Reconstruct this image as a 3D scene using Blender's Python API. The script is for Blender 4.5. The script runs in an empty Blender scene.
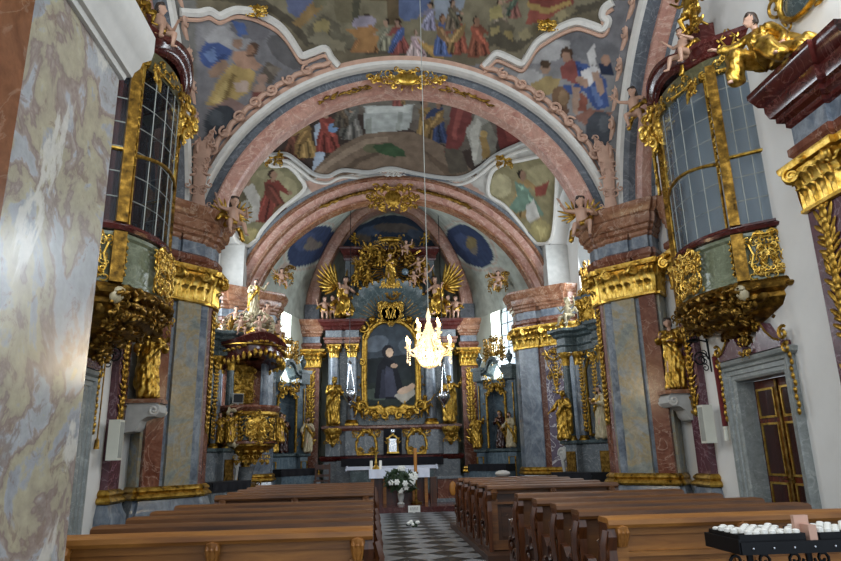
import bpy, bmesh, math, random
import numpy as np
from mathutils import Vector, Matrix, noise
PI = math.pi
col = bpy.context.scene.collection
rnd = random.Random(7)
# ---------------------------------------------------------------- camera model (metres; church axis is x = 0, y runs to the altar)
FPX = 640.0
CAM = np.array([-0.86, 0.0, 1.6])
def _basis(p, y, r):
    p, y, r = map(math.radians, (p, y, r))
    f = np.array([math.sin(y)*math.cos(p), math.cos(y)*math.cos(p), math.sin(p)])
    ri = np.array([math.cos(y), -math.sin(y), 0.0]); u = np.cross(ri, f)
    return ri*math.cos(r)-u*math.sin(r), u*math.cos(r)+ri*math.sin(r), f
RI, UP, FW = _basis(15.19, 4.364, 1.35)
def ray(px, py): return FW+(px-420.5)/FPX*RI-(py-280.5)/FPX*UP
def at(px, py, Y):
    r = ray(px, py); return Vector(CAM+r*((Y-CAM[1])/r[1]))
def atx(px, py, X):
    r = ray(px, py); return Vector(CAM+r*((X-CAM[0])/r[0]))
def atz(px, py, Z):
    r = ray(px, py); return Vector(CAM+r*((Z-CAM[2])/r[2]))
def proj(P):
    d = np.asarray(P, float)-CAM; z = d@FW
    z = np.where(z < .05, .05, z)
    return 420.5+FPX*(d@RI)/z, 280.5-FPX*(d@UP)/z
def project_surface(px, py, fn, y0, y1, n=400):
    """first hit of the sight line with the surface z = fn(x, y)"""
    r = ray(px, py); prev = None
    for i in range(n+1):
        Y = y0+(y1-y0)*i/n; P = CAM+r*(Y/r[1]); z = fn(P[0], P[1])
        if z is None: continue
        d = P[2]-z
        if prev is not None and prev[1] < 0 <= d:
            t = prev[1]/(prev[1]-d); return Vector(prev[0]*(1-t)+P*t)
        prev = (P, d)
    return None
# ---------------------------------------------------------------- mesh builder
def bez(pts, n=10):
    """Catmull-Rom through the points"""
    P = [Vector(p) for p in pts]; out = []
    for i in range(len(P)-1):
        a = P[max(i-1, 0)]; b = P[i]; c = P[i+1]; d = P[min(i+2, len(P)-1)]
        for k in range(n):
            t = k/n; t2 = t*t; t3 = t2*t
            out.append(0.5*((2*b)+(c-a)*t+(2*a-5*b+4*c-d)*t2+(3*b-a-3*c+d)*t3))
    out.append(P[-1].copy()); return out
def offset_path(path, d):
    n = len(path); out = []
    for i in range(n):
        ns = []
        for a, b in ((i-1, i), (i, i+1)):
            if a < 0 or b >= n: continue
            dx = path[b][0]-path[a][0]; dy = path[b][1]-path[a][1]; L = math.hypot(dx, dy) or 1e-6
            ns.append((dy/L, -dx/L))
        if len(ns) == 1: nx, ny = ns[0]; k = 1
        else:
            nx = ns[0][0]+ns[1][0]; ny = ns[0][1]+ns[1][1]; q = nx*nx+ny*ny
            k = min(2/q, 2.0) if q > .2 else 1
        out.append((path[i][0]+nx*d*k, path[i][1]+ny*d*k))
    return out
class MB:
    def __init__(s): s.v = []; s.f = []; s.m = []
    def add(s, vs, fs, m=0, M=None):
        o = len(s.v)
        for v in vs:
            v = Vector(v); s.v.append(tuple(M @ v) if M is not None else tuple(v))
        for i, f in enumerate(fs):
            s.f.append([o+k for k in f]); s.m.append(m[i] if isinstance(m, list) else m)
        return s
    def box(s, x0, x1, y0, y1, z0, z1, m=0, M=None):
        v = [(x0,y0,z0),(x1,y0,z0),(x1,y1,z0),(x0,y1,z0),(x0,y0,z1),(x1,y0,z1),(x1,y1,z1),(x0,y1,z1)]
        return s.add(v, [(0,3,2,1),(4,5,6,7),(0,1,5,4),(1,2,6,5),(2,3,7,6),(3,0,4,7)], m, M)
    def prism(s, poly, z0, z1, m=0, M=None):
        n = len(poly); A = sum(poly[i][0]*poly[(i+1)%n][1]-poly[(i+1)%n][0]*poly[i][1] for i in range(n))
        if A < 0: poly = poly[::-1]
        v = [(x,y,z0) for x,y in poly]+[(x,y,z1) for x,y in poly]
        f = [tuple(range(n-1,-1,-1)), tuple(range(n,2*n))]+[(i,(i+1)%n,n+(i+1)%n,n+i) for i in range(n)]
        return s.add(v, f, m, M)
    def slab(s, poly, y0, y1, m=0, M=None):
        """outline in x,z extruded along y"""
        R = Matrix(((1,0,0,0),(0,0,1,0),(0,1,0,0),(0,0,0,1)))
        o = len(s.f); s.prism(poly, y0, y1, m, (M @ R) if M is not None else R)
        for i in range(o, len(s.f)): s.f[i] = s.f[i][::-1]
        return s
    def lathe(s, prof, n=16, m=0, M=None, a0=0, a1=2*PI, sx=1, sy=1):
        full = abs(a1-a0-2*PI) < 1e-6; k = n if full else n+1; vs = []; fs = []
        for r, z in prof:
            for i in range(k):
                a = a0+(a1-a0)*i/n; vs.append((r*math.cos(a)*sx, r*math.sin(a)*sy, z))
        for j in range(len(prof)-1):
            for i in range(n):
                i2 = (i+1) % k; fs.append((j*k+i, j*k+i2, (j+1)*k+i2, (j+1)*k+i))
        if full:
            if prof[0][0] > 1e-4: fs.append(tuple(range(k-1,-1,-1)))
            if prof[-1][0] > 1e-4: fs.append(tuple((len(prof)-1)*k+i for i in range(k)))
        return s.add(vs, fs, m, M)
    def tube(s, pts, r, n=6, m=0, M=None, flat=1.0):
        P = [Vector(p) for p in pts]; L = len(P); vs = []; fs = []
        if L < 2: return s
        rr = r if isinstance(r, (list, tuple)) else [r]*L
        t = (P[1]-P[0]).normalized(); up = Vector((0,0,1)) if abs(t.z) < .9 else Vector((0,1,0))
        nrm = (up-t*up.dot(t)).normalized()
        for i in range(L):
            t = (P[min(i+1,L-1)]-P[max(i-1,0)])
            t = t.normalized() if t.length > 1e-9 else Vector((0,0,1))
            nrm = nrm-t*nrm.dot(t)
            nrm = nrm.normalized() if nrm.length > 1e-6 else t.orthogonal().normalized()
            b = t.cross(nrm)
            for k in range(n):
                a = 2*PI*k/n; vs.append(P[i]+(nrm*math.cos(a)*flat+b*math.sin(a))*rr[i])
        for i in range(L-1):
            for k in range(n): fs.append((i*n+k, i*n+(k+1)%n, (i+1)*n+(k+1)%n, (i+1)*n+k))
        fs += [tuple(range(n-1,-1,-1)), tuple((L-1)*n+k for k in range(n))]
        return s.add(vs, fs, m, M)
    def ell(s, c, r, m=0, M=None, n=8, R=None):
        if not isinstance(r, (list, tuple)): r = (r, r, r)
        vs = []; fs = []; h = n//2+1
        for j in range(h+1):
            p = -PI/2+PI*j/h
            for i in range(n):
                a = 2*PI*i/n; v = Vector((math.cos(p)*math.cos(a)*r[0], math.cos(p)*math.sin(a)*r[1], math.sin(p)*r[2]))
                if R is not None: v = R @ v
                vs.append(v+Vector(c))
        for j in range(h):
            for i in range(n): fs.append((j*n+i, j*n+(i+1)%n, (j+1)*n+(i+1)%n, (j+1)*n+i))
        return s.add(vs, fs, m, M)
    def sweep(s, path, prof, m=0, M=None, mseg=None):
        """profile of (outward distance, z) swept along a plan path, mitred; outward is to the right of travel"""
        rows = [offset_path(path, d) for d, z in prof]; n = len(path); vs = []; fs = []; ms = []
        for (d, z), r in zip(prof, rows): vs += [(x,y,z) for x,y in r]
        for j in range(len(prof)-1):
            for i in range(n-1):
                fs.append((j*n+i, j*n+i+1, (j+1)*n+i+1, (j+1)*n+i)); ms.append(mseg[i] if mseg else m)
        return s.add(vs, fs, ms, M)
    def grid(s, fn, nu, nv, m=0, M=None, flip=False):
        vs = [fn(i/nu, j/nv) for j in range(nv+1) for i in range(nu+1)]; fs = []
        for j in range(nv):
            for i in range(nu):
                q = (j*(nu+1)+i, j*(nu+1)+i+1, (j+1)*(nu+1)+i+1, (j+1)*(nu+1)+i); fs.append(q[::-1] if flip else q)
        return s.add(vs, fs, m, M)
    def mirror(s):
        s.v = [(-x,y,z) for x,y,z in s.v]; s.f = [f[::-1] for f in s.f]; return s
    def build(s, name, mats, parent=None, smooth=True, ang=38, mir=False, recalc=True, shift=None):
        if mir: s.mirror()
        if shift: s.v = [(x+shift[0],y+shift[1],z+shift[2]) for x,y,z in s.v]
        org = Vector(ORG.get(parent.name, (0,0,0))) if parent is not None else Vector((0,0,0))
        me = bpy.data.meshes.new(name)
        me.from_pydata([tuple(Vector(v)-org) for v in s.v], [], s.f)
        if not isinstance(mats, (list, tuple)): mats = [mats]
        for k in mats: me.materials.append(k)
        me.polygons.foreach_set('material_index', s.m)
        if recalc:
            bm = bmesh.new(); bm.from_mesh(me); bmesh.ops.recalc_face_normals(bm, faces=bm.faces); bm.to_mesh(me); bm.free()
        if smooth:
            me.polygons.foreach_set('use_smooth', [True]*len(me.polygons)); me.set_sharp_from_angle(angle=math.radians(ang))
        me.update()
        o = bpy.data.objects.new(name, me); col.objects.link(o)
        if parent is not None: o.parent = parent; ORG[o.name] = tuple(org)
        return o
ORG = {}
def thing(name, label, cat, loc=(0,0,0), group=None):
    o = bpy.data.objects.new(name, None); col.objects.link(o); o.location = loc; o.empty_display_size = .1
    ORG[o.name] = tuple(loc); o['label'] = label; o['category'] = cat
    if group: o['group'] = group
    return o
def tag(o, label, cat, group=None):
    o['label'] = label; o['category'] = cat
    if group: o['group'] = group
    return o
def struct(o): o['kind'] = 'structure'; return o
def recenter(o, p):
    """move a top-level mesh's origin to its base"""
    o.data.transform(Matrix.Translation(-Vector(p))); o.location = p; return o
def dup(root, loc, rotz=None, label=None, group=None, scale=None):
    def cp(o, par):
        c = o.copy(); col.objects.link(c); c.parent = par
        for ch in list(o.children): cp(ch, c)
        return c
    r = cp(root, None); r.location = loc; ORG[r.name] = tuple(loc)
    if rotz is not None: r.rotation_euler = (0,0,rotz)
    if scale: r.scale = scale
    if label: r['label'] = label
    if group: r['group'] = group
    return r
def T(x, y, z, rz=0, s=1.0, rx=0, ry=0):
    return Matrix.Translation((x,y,z)) @ Matrix.Rotation(rz,4,'Z') @ Matrix.Rotation(ry,4,'Y') @ Matrix.Rotation(rx,4,'X') @ Matrix.Scale(s,4)
# ---------------------------------------------------------------- materials
def hexc(h):
    return tuple(((int(h[i:i+2],16)/255)/12.92 if int(h[i:i+2],16)/255 <= .04045 else ((int(h[i:i+2],16)/255+.055)/1.055)**2.4) for i in (0,2,4))+(1,)
class NT:
    def __init__(s, name):
        s.mat = bpy.data.materials.new(name); s.mat.use_nodes = True; s.t = s.mat.node_tree; s.t.nodes.clear()
        s.out = s.n('ShaderNodeOutputMaterial'); s.b = s.n('ShaderNodeBsdfPrincipled'); s.l(s.b.outputs[0], s.out.inputs[0])
    def n(s, k, **kw):
        x = s.t.nodes.new(k)
        for a, v in kw.items():
            if a.startswith('i_'):
                x.inputs[a[2:].replace('_',' ')].default_value = v
            else: setattr(x, a, v)
        return x
    def l(s, a, b): s.t.links.new(a, b)
    def coord(s, scale=(1,1,1), rot=(0,0,0), kind='Object'):
        tc = s.n('ShaderNodeTexCoord'); mp = s.n('ShaderNodeMapping'); mp.inputs['Scale'].default_value = scale; mp.inputs['Rotation'].default_value = rot
        s.l(tc.outputs[kind], mp.inputs[0]); return mp.outputs[0]
    def noise(s, vec, scale, detail=6, rough=.6, dist=0):
        x = s.n('ShaderNodeTexNoise'); x.inputs['Scale'].default_value = scale; x.inputs['Detail'].default_value = detail
        x.inputs['Roughness'].default_value = rough; x.inputs['Distortion'].default_value = dist; s.l(vec, x.inputs['Vector']); return x.outputs['Fac']
    def ramp(s, fac, stops, interp='LINEAR'):
        x = s.n('ShaderNodeValToRGB'); e = x.color_ramp.elements; x.color_ramp.interpolation = interp
        while len(e) < len(stops): e.new(.5)
        for k, (p, c) in enumerate(stops): e[k].position = p; e[k].color = hexc(c) if isinstance(c, str) else c
        s.l(fac, x.inputs[0]); return x.outputs[0]
    def mix(s, fac, a, b, mode='MIX'):
        x = s.n('ShaderNodeMix', data_type='RGBA', blend_type=mode)
        for sock, v in ((x.inputs['Factor'], fac), (x.inputs[6], a), (x.inputs[7], b)):
            if hasattr(v, 'links'): s.l(v, sock)
            else: sock.default_value = hexc(v) if isinstance(v, str) else v
        return x.outputs[2]
    def col(s, c):
        if hasattr(c, 'links'): s.l(c, s.b.inputs['Base Color'])
        else: s.b.inputs['Base Color'].default_value = hexc(c) if isinstance(c, str) else c
    def set(s, **kw):
        for k, v in kw.items(): s.b.inputs[k.replace('_',' ')].default_value = v
    def bump(s, h, strength=.3, dist=.02):
        x = s.n('ShaderNodeBump'); x.inputs['Strength'].default_value = strength; x.inputs['Distance'].default_value = dist
        s.l(h, x.inputs['Height']); s.l(x.outputs[0], s.b.inputs['Normal'])
def marble(name, stops, scale=1.2, vein='e8e0d8', veinw=.018, vs=1.1, rough=.22, dist=1.5, amount=.8, stretch=(1,1,1)):
    m = NT(name); v = m.coord(stretch); f = m.noise(v, scale, 9, .62, dist); c = m.ramp(f, stops)
    f2 = m.noise(v, vs, 7, .55, 2.2)
    w = m.ramp(f2, [(.5-veinw*2, (0,0,0,1)), (.5, (amount,)*3+(1,)), (.5+veinw, (0,0,0,1))])
    c = m.mix(w, c, vein); f3 = m.noise(v, scale*7, 5, .7, 1)
    g = m.ramp(f3, [(.3, (.72,.72,.72,1)), (.7, (1.1,1.1,1.1,1))]); c = m.mix(1.0, c, g, 'MULTIPLY')
    m.col(c); m.set(Roughness=rough); return m.mat
def plain(name, c, rough=.6, metal=0, var=.12, scale=6, bump=0, emis=None, es=0):
    m = NT(name); v = m.coord(); f = m.noise(v, scale, 5, .6)
    g = m.ramp(f, [(.25, (1-var*2,)*3+(1,)), (.75, (1+var*.3,)*3+(1,))]); m.col(m.mix(1.0, hexc(c), g, 'MULTIPLY'))
    m.set(Roughness=rough, Metallic=metal)
    if bump: m.bump(m.noise(v, scale*5, 4), bump, .01)
    if emis: m.set(Emission_Color=hexc(emis), Emission_Strength=es)
    return m.mat
def gold(name, a='c8901f', b='f2cf66', dark='3a2408', rough=.32, amt=.45, scale=9):
    m = NT(name); v = m.coord(); f = m.noise(v, scale, 4, .6); c = m.ramp(f, [(.28, dark), (.28+amt*.35, a), (.75, b)])
    m.col(c); m.set(Metallic=.9, Roughness=rough); m.bump(m.noise(v, 40, 3), .35, .012); return m.mat
def wood(name, a, b, rough=.35, axis='X', scale=1.0):
    m = NT(name); st = {'X': (.6,7,7), 'Y': (7,.6,7), 'Z': (7,7,.6)}[axis]
    v = m.coord(tuple(k*scale for k in st)); f = m.noise(v, 2.2, 8, .6, .6); c = m.ramp(f, [(.3, a), (.7, b)])
    v2 = m.coord((1,1,1)); g = m.ramp(m.noise(v2, 1.5, 3), [(.3,(.75,.75,.75,1)),(.7,(1.1,1.1,1.1,1))])
    m.col(m.mix(1.0, c, g, 'MULTIPLY')); m.set(Roughness=rough); m.bump(f, .12, .01); return m.mat
M = {}
M['plaster'] = plain('white_plaster', 'd9d7d2', .85, var=.04, scale=2)
M['plaster_warm'] = plain('pale_green_plaster', 'b9beb0', .85, var=.08, scale=1.5)
M['stucco'] = plain('white_stucco', 'd2cec6', .7, var=.08, scale=5)
M['stucco_grey'] = plain('grey_stucco', 'b4b3ae', .7, var=.12, scale=5)
M['stucco_pink'] = plain('pink_stucco', 'c6a08a', .7, var=.14, scale=5)
M['grey_marble'] = marble('grey_ochre_marble', [(.25,'5a6066'),(.42,'85887f'),(.5,'98896a'),(.58,'8c8f8c'),(.75,'6c7278')], 1.0, 'a5a49c', .02, .5, amount=.3)
M['blue_marble'] = marble('blue_grey_marble', [(.25,'444c57'),(.45,'666f7a'),(.6,'868d93'),(.75,'565f6a')], 1.3, 'a2a6aa', .02, .5, amount=.3)
M['band_grey'] = marble('dark_grey_marble', [(.25,'43474d'),(.5,'666a70'),(.75,'50545b')], 1.6, '9a9ca0', .012, 1.2, amount=.5)
M['red_marble'] = marble('red_brown_marble', [(.25,'48241a'),(.45,'6a3d2c'),(.6,'7d5240'),(.78,'542e22')], 2.0, 'b89a88', .012, 1.3, amount=.5)
M['cornice_red'] = marble('brown_red_marble', [(.25,'56301f'),(.45,'845840'),(.6,'9a7056'),(.78,'6a4230')], 2.2, 'c8b09a', .015, 1.6, amount=.5)
M['dark_red'] = marble('dark_red_marble', [(.25,'2c0f0d'),(.5,'4d1f1b'),(.75,'371512')], 2.2, '8a6058', .012, 1.5, rough=.16, amount=.4)
M['purple_marble'] = marble('purple_grey_marble', [(.25,'4a3e4e'),(.5,'665a68'),(.75,'52465a')], 1.4, 'd8d4d2', .016, .9, amount=.8)
M['violet_red'] = marble('violet_red_marble', [(.25,'3a2028'),(.5,'5c3840'),(.75,'482a32')], 2.0, 'a08890', .014, 1.3, amount=.5)
M['salmon'] = marble('salmon_marble', [(.25,'94655a'),(.45,'b08070'),(.6,'bd9382'),(.78,'9c6c5e')], 1.6, 'dcc0ae', .02, 1.3, rough=.4, amount=.6)
def breccia():
    m = NT('pale_breccia_marble'); v = m.coord(); f = m.noise(v,1.7,5,.55,.5)
    c = m.ramp(f,[(.30,'949596'),(.40,'a3a5a8'),(.43,'b3aa90'),(.49,'a89f8a'),(.51,'8f7f76'),(.545,'a5998f'),(.56,'adaeb0'),(.66,'a2a4a2'),(.69,'aba288')])
    f2 = m.noise(v,5,6,.7,1.2); c = m.mix(m.ramp(f2,[(.55,(0,0,0,1)),(.63,(.7,.7,.7,1))]),c,'8a776c')
    f4 = m.noise(m.coord((1,1,.55),(.5,.3,.2)),.75,7,.6,1.4); c = m.mix(m.ramp(f4,[(.52,(0,0,0,1)),(.55,(.9,.9,.9,1)),(.585,(.9,.9,.9,1)),(.61,(0,0,0,1))]),c,'cfcabf')
    g = m.ramp(m.noise(v,14,4,.7),[(.3,(.85,.85,.85,1)),(.7,(1.08,1.08,1.08,1))]); m.col(m.mix(1.0,c,g,'MULTIPLY')); m.set(Roughness=.2); return m.mat
M['breccia'] = breccia()
M['brown_marble'] = marble('ochre_brown_marble', [(.25,'6a4128'),(.5,'8a5a3c'),(.75,'74492f')], 1.6, 'b09078', .012, 1.2, rough=.2, amount=.4)
M['altar_green'] = marble('grey_green_marble', [(.25,'2f3a3c'),(.5,'4d5a5c'),(.75,'3a4648')], 1.8, '8c9694', .012, 1.4, amount=.5)
M['altar_blue'] = marble('teal_blue_marble', [(.25,'38464f'),(.5,'5a6a74'),(.75,'44535d')], 1.8, '9aa6aa', .02, .7, amount=.3)
M['altar_grey'] = marble('altar_grey_marble', [(.25,'4a4f55'),(.5,'6c7276'),(.75,'565c60')], 1.8, 'a8aaa8', .014, 1.4, amount=.5)
M['door_stone'] = marble('grey_door_stone', [(.25,'6a6f6c'),(.5,'8d918e'),(.75,'767b78')], 1.8, 'b5b7b2', .014, 1.4, rough=.3, amount=.5)
M['gold'] = gold('gilding', 'a07a2c', 'd8b45c', '2a1b0a', .36, .5); M['gold_bright'] = gold('bright_gilding', 'ba9036', 'ecca70', '4a3110', .32, .4); M['gold_dark'] = gold('aged_gilding', '7c5c24', 'b8934a', '1e140a', .4, .6)
M['corbel_gold'] = gold('brown_gilded_carving', '7a5a22', 'cc9c44', '261a0c', .4, .7, 7)
M['silver'] = plain('silver', 'c9cdd2', .25, 1.0, .1)
M['flesh'] = plain('painted_flesh', 'b58f78', .5, var=.1); M['ivory'] = plain('pale_gilt_paint', 'b9ab88', .45, var=.25, scale=8)
M['hair'] = plain('dark_hair', '2e1f14', .6); M['green_paint'] = plain('green_painted_robe', '2c4238', .5, var=.2)
M['olive'] = marble('olive_green_marble', [(.25,'3b3826'),(.5,'5a573d'),(.75,'46432f')], 3, '8b8668', .02, 2, rough=.3, amount=.4)
M['sage'] = marble('sage_green_marble', [(.25,'555c47'),(.5,'737a62'),(.75,'5f6650')], 3, 'a0a58c', .02, 2, rough=.3, amount=.4)
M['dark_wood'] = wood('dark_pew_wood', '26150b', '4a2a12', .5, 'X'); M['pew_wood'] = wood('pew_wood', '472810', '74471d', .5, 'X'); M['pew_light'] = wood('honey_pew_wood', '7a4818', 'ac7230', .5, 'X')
M['pew_end'] = wood('carved_pew_wood', '2e160a', '5c3113', .35, 'Z'); M['door_wood'] = wood('red_brown_door_wood', '3a150a', '6a2c12', .25, 'Z'); M['door_panel'] = wood('dark_panel_wood', '200b08', '3c150e', .2, 'Z')
M['black_iron'] = plain('black_iron', '15161a', .5, .6, .2); M['black_cloth'] = plain('black_cloth', '101018', .95, var=.2); M['white_cloth'] = plain('white_cloth', 'dfe4f2', .9, var=.04)
M['wax'] = plain('white_wax', 'f0ece2', .5, var=.03); M['wax_amber'] = plain('amber_wax', 'b5772a', .4, var=.1); M['cream'] = plain('cream_enamel', 'd0cfc0', .5, var=.04); M['grille'] = plain('speaker_grille', '9a9c94', .8, var=.1)
M['red_cloth'] = plain('red_velvet', '6a1414', .8, var=.2); M['curtain'] = plain('dull_red_curtain', '7a3a2c', .9, var=.2); M['leaf'] = plain('dark_green_leaf', '27401f', .6, var=.3); M['petal'] = plain('white_petal', 'eef0ea', .7, var=.04)
M['paper'] = plain('white_paper', 'e8e8e2', .8, var=.02); M['ink'] = plain('black_ink', '1a1a1c', .8); M['copper'] = plain('copper_box', 'c9a08c', .45, .3, .05); M['bulb'] = plain('lit_bulb', 'fff2d8', .4, emis='ffd28c', es=14)
M['glass_bead'] = plain('crystal', 'efe0c4', .12, var=.05, emis='ffcf8c', es=.42)  # weak warm glow put into the crystal in place of the bulbs' light
def glass_mat(name, tint, t):
    m = NT(name); tr = m.n('ShaderNodeBsdfTransparent'); tr.inputs[0].default_value = (.8,.86,.9,1)
    m.col(tint); m.set(Roughness=.12); mx = m.n('ShaderNodeMixShader'); mx.inputs[0].default_value = t
    m.l(tr.outputs[0], mx.inputs[1]); m.l(m.b.outputs[0], mx.inputs[2]); m.l(mx.outputs[0], m.out.inputs[0]); return m.mat
M['oratory_glass'] = glass_mat('old_window_glass', '62707c', .5); M['oratory_glass_dark'] = glass_mat('dark_window_glass', '20262c', .45); M['window_glass'] = glass_mat('clear_glass', 'c8d2d8', .25)  # left oratory panes get a darker tint to paint in the dim room behind
def paint_mat(name, rough=.8, dark=1.0):
    m = NT(name); a = m.n('ShaderNodeVertexColor'); a.layer_name = 'paint'; v = m.coord()
    f = m.noise(v, 3.5, 6, .65); g = m.ramp(f, [(.25,(.72*dark,)*3+(1,)),(.75,(1.12*dark,)*3+(1,))]); m.col(m.mix(1.0, a.outputs[0], g, 'MULTIPLY')); m.set(Roughness=rough); m.b.inputs['Specular IOR Level'].default_value = .15; return m.mat
M['fresco'] = paint_mat('fresco_paint'); M['canvas'] = paint_mat('oil_paint', .6, 1.1)
def checker():
    m = NT('checkered_stone'); v = m.coord((2.1,2.1,2.1), (0,0,PI/4)); c = m.n('ShaderNodeTexChecker'); c.inputs['Scale'].default_value = 1.0
    c.inputs[1].default_value = hexc('7a7d80'); c.inputs[2].default_value = hexc('141619'); m.l(v, c.inputs[0])
    f = m.noise(m.coord(), 3, 6); g = m.ramp(f, [(.3,(.7,.7,.7,1)),(.7,(1.15,1.15,1.15,1))]); m.col(m.mix(1.0, c.outputs[0], g, 'MULTIPLY')); m.set(Roughness=.38); return m.mat
M['checker'] = checker()
# ---------------------------------------------------------------- ornament
def scroll_pts(c, r, a0, turns, n=14, hand=1):
    return [(c[0]+r*(1-.8*i/n)*math.cos(a0+hand*turns*2*PI*i/n), 0, c[1]+r*(1-.8*i/n)*math.sin(a0+hand*turns*2*PI*i/n)) for i in range(n+1)]
def ornament(mb, w, h, n, seed, Mx, m=0, thick=1.0, sym=True, fill=None, yd=.04):
    """gilded scroll-and-leaf carving filling an outline w by h in the x,z plane, facing -y"""
    R = random.Random(seed)
    for _ in range(n):
        for _try in range(20):
            x = R.uniform(.02, w/2); z = R.uniform(-h/2, h/2)
            if fill is None or fill(x/(w/2), z/(h/2)): break
        r = R.uniform(.09, .2)*min(w, h)*(1 if n < 30 else .7); a0 = R.uniform(0, 2*PI); hd = R.choice((-1,1)); y = -R.uniform(0, yd); tr = R.uniform(.7,1.3)
        k = R.random(); la = R.uniform(0, PI); lr = r*R.uniform(.7,1.2)
        for sgn in ((1,-1) if sym else (1,)):
            if not sym and R.random() < .5: sgn = -1
            S = Mx @ Matrix.Diagonal((sgn,1,1,1))
            if k < .6:
                p = [(q[0], y-.3*r*math.sin(PI*i/14), q[2]) for i, q in enumerate(scroll_pts((x,z), r, a0, tr, 14, hd))]
                mb.tube(p, [thick*r*(.2-.1*i/14)+.004 for i in range(15)], 5, m, S)
                mb.ell(p[-1], r*.22, m, S, 6)
            else:
                mb.ell((x,y,z), (lr*.28, lr*.22, lr*.8), m, S, 6, Matrix.Rotation(la,3,'Y'))
def cartouche(mb, w, h, seed, Mx, m=0, n=26):
    mb.ell((0,-.02,0), (w*.16, .07, h*.3), m, Mx, 10)
    for s_ in (1,-1):
        S = Mx @ Matrix.Diagonal((s_,1,1,1))
        for (cx, cz, r, a, t) in ((.22,.22,.14,-2,1.1),(.26,-.18,.13,2,-1.1),(.4,.02,.1,3,1.2),(.12,.42,.09,-1,1.0)):
            p = [(q[0], -.03-.04*math.sin(PI*i/14), q[2]) for i, q in enumerate(scroll_pts((cx*w,cz*h), r*min(w,h)*1.3, a, t))]
            mb.tube(p, [min(w,h)*(.035-.018*i/14) for i in range(15)], 6, m, S)
    ornament(mb, w, h, n, seed, Mx, m, 1.2, True, lambda a, b: a*a+b*b < 1)
def garland(mb, L, w, seed, Mx, m=0, n=None):
    """hanging string of leaves and flowers, z from 0 down to -L"""
    R = random.Random(seed); n = n or int(L/.11); mb.tube([(0,-.02,0),(0,-.02,-L)], w*.05, 5, m, Mx)
    for i in range(n):
        z = -L*(i+.5)/n; k = .7+.5*abs(math.sin(i*1.7))
        mb.ell((0,-.03,z), (w*.16*k, .035, w*.2*k), m, Mx, 6)
        for s_ in (1,-1):
            mb.ell((s_*w*.26*k,-.02,z+R.uniform(-.02,.02)), (w*.09,.02,w*.28*k), m, Mx, 6, Matrix.Rotation(s_*(.6+R.uniform(-.4,.6)),3,'Y'))
def leaf(mb, w, h, out, Mx, m=0):
    """acanthus leaf standing in x,z, curling out to -y at the top"""
    pts = [(0,0),(.35,-.02),(.7,-.12),(.92,-.45),(1.0,-.9),(.9,-1.1)]; vs = []; fs = []
    ws = [.6,.95,1.0,.85,.6,.3]
    for (t, o), q in zip(pts, ws):
        vs += [(-w/2*q, o*out+.02, t*h), (0, o*out-.02, t*h), (w/2*q, o*out+.02, t*h)]
    for i in range(5):
        for k in range(2): fs.append((i*3+k, i*3+k+1, i*3+k+4, i*3+k+3))
    mb.add(vs, fs, m, Mx)
def volute(mb, r, wid, Mx, m=0):
    for s_ in (-.5, .5):
        p = [(q[0], s_*wid, q[2]) for q in scroll_pts((0,0), r, PI/2, 1.6, 18)]; mb.tube(p, [r*(.26-.1*i/18) for i in range(19)], 6, m, Mx)
    mb.lathe([(r*.62,-wid*.5),(r*.62,wid*.5)], 10, m, Mx @ Matrix.Rotation(PI/2,4,'X'))
def capital_run(mb, path, z0, z1, m=0, sp=.17, voff=.14):
    H = z1-z0
    mb.sweep(path, [(.02,z0-.05),(.06,z0-.03),(.06,z0+.02),(.03,z0+.04),(.04,z0+H*.5),(.13,z0+H*.84),(.2,z0+H*.86),(.22,z0+H*.95),(.22,z1),(0,z1)], m)
    for i in range(len(path)-1):
        a = Vector((*path[i],0)); b = Vector((*path[i+1],0)); L = (b-a).length
        if L < .11: continue
        ang = math.atan2(b.y-a.y, b.x-a.x); n = max(1, round(L/sp))
        for row, (zz, hh, oo) in enumerate(((0,.42,.13),(.0,.72,.16))):
            for k in range(n+row):
                p = a.lerp(b, (k+.5*(1-row))/n); leaf(mb, sp*1.0, H*hh, oo, T(p.x,p.y,z0+zz, ang) @ T(0,-.04,0), m)
        for e in (a, b) if L > .3 else (a.lerp(b,.5),):
            d = Vector((math.sin(ang),-math.cos(ang),0)); p = e+d*voff
            volute(mb, H*.17, .09, T(p.x,p.y,z0+H*.74, ang+ (PI/4 if e is a else -PI/4)), m)
        p = a.lerp(b,.5); mb.ell((p.x+math.sin(ang)*.22, p.y-math.cos(ang)*.22, z0+H*.88), .06, m, None, 6)
WORLD = 1.15; EXPO = 0.58
# ================================================================ SETTING
W0 = 5.85
SB = -0.14                                     # axis of the sanctuary
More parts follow.
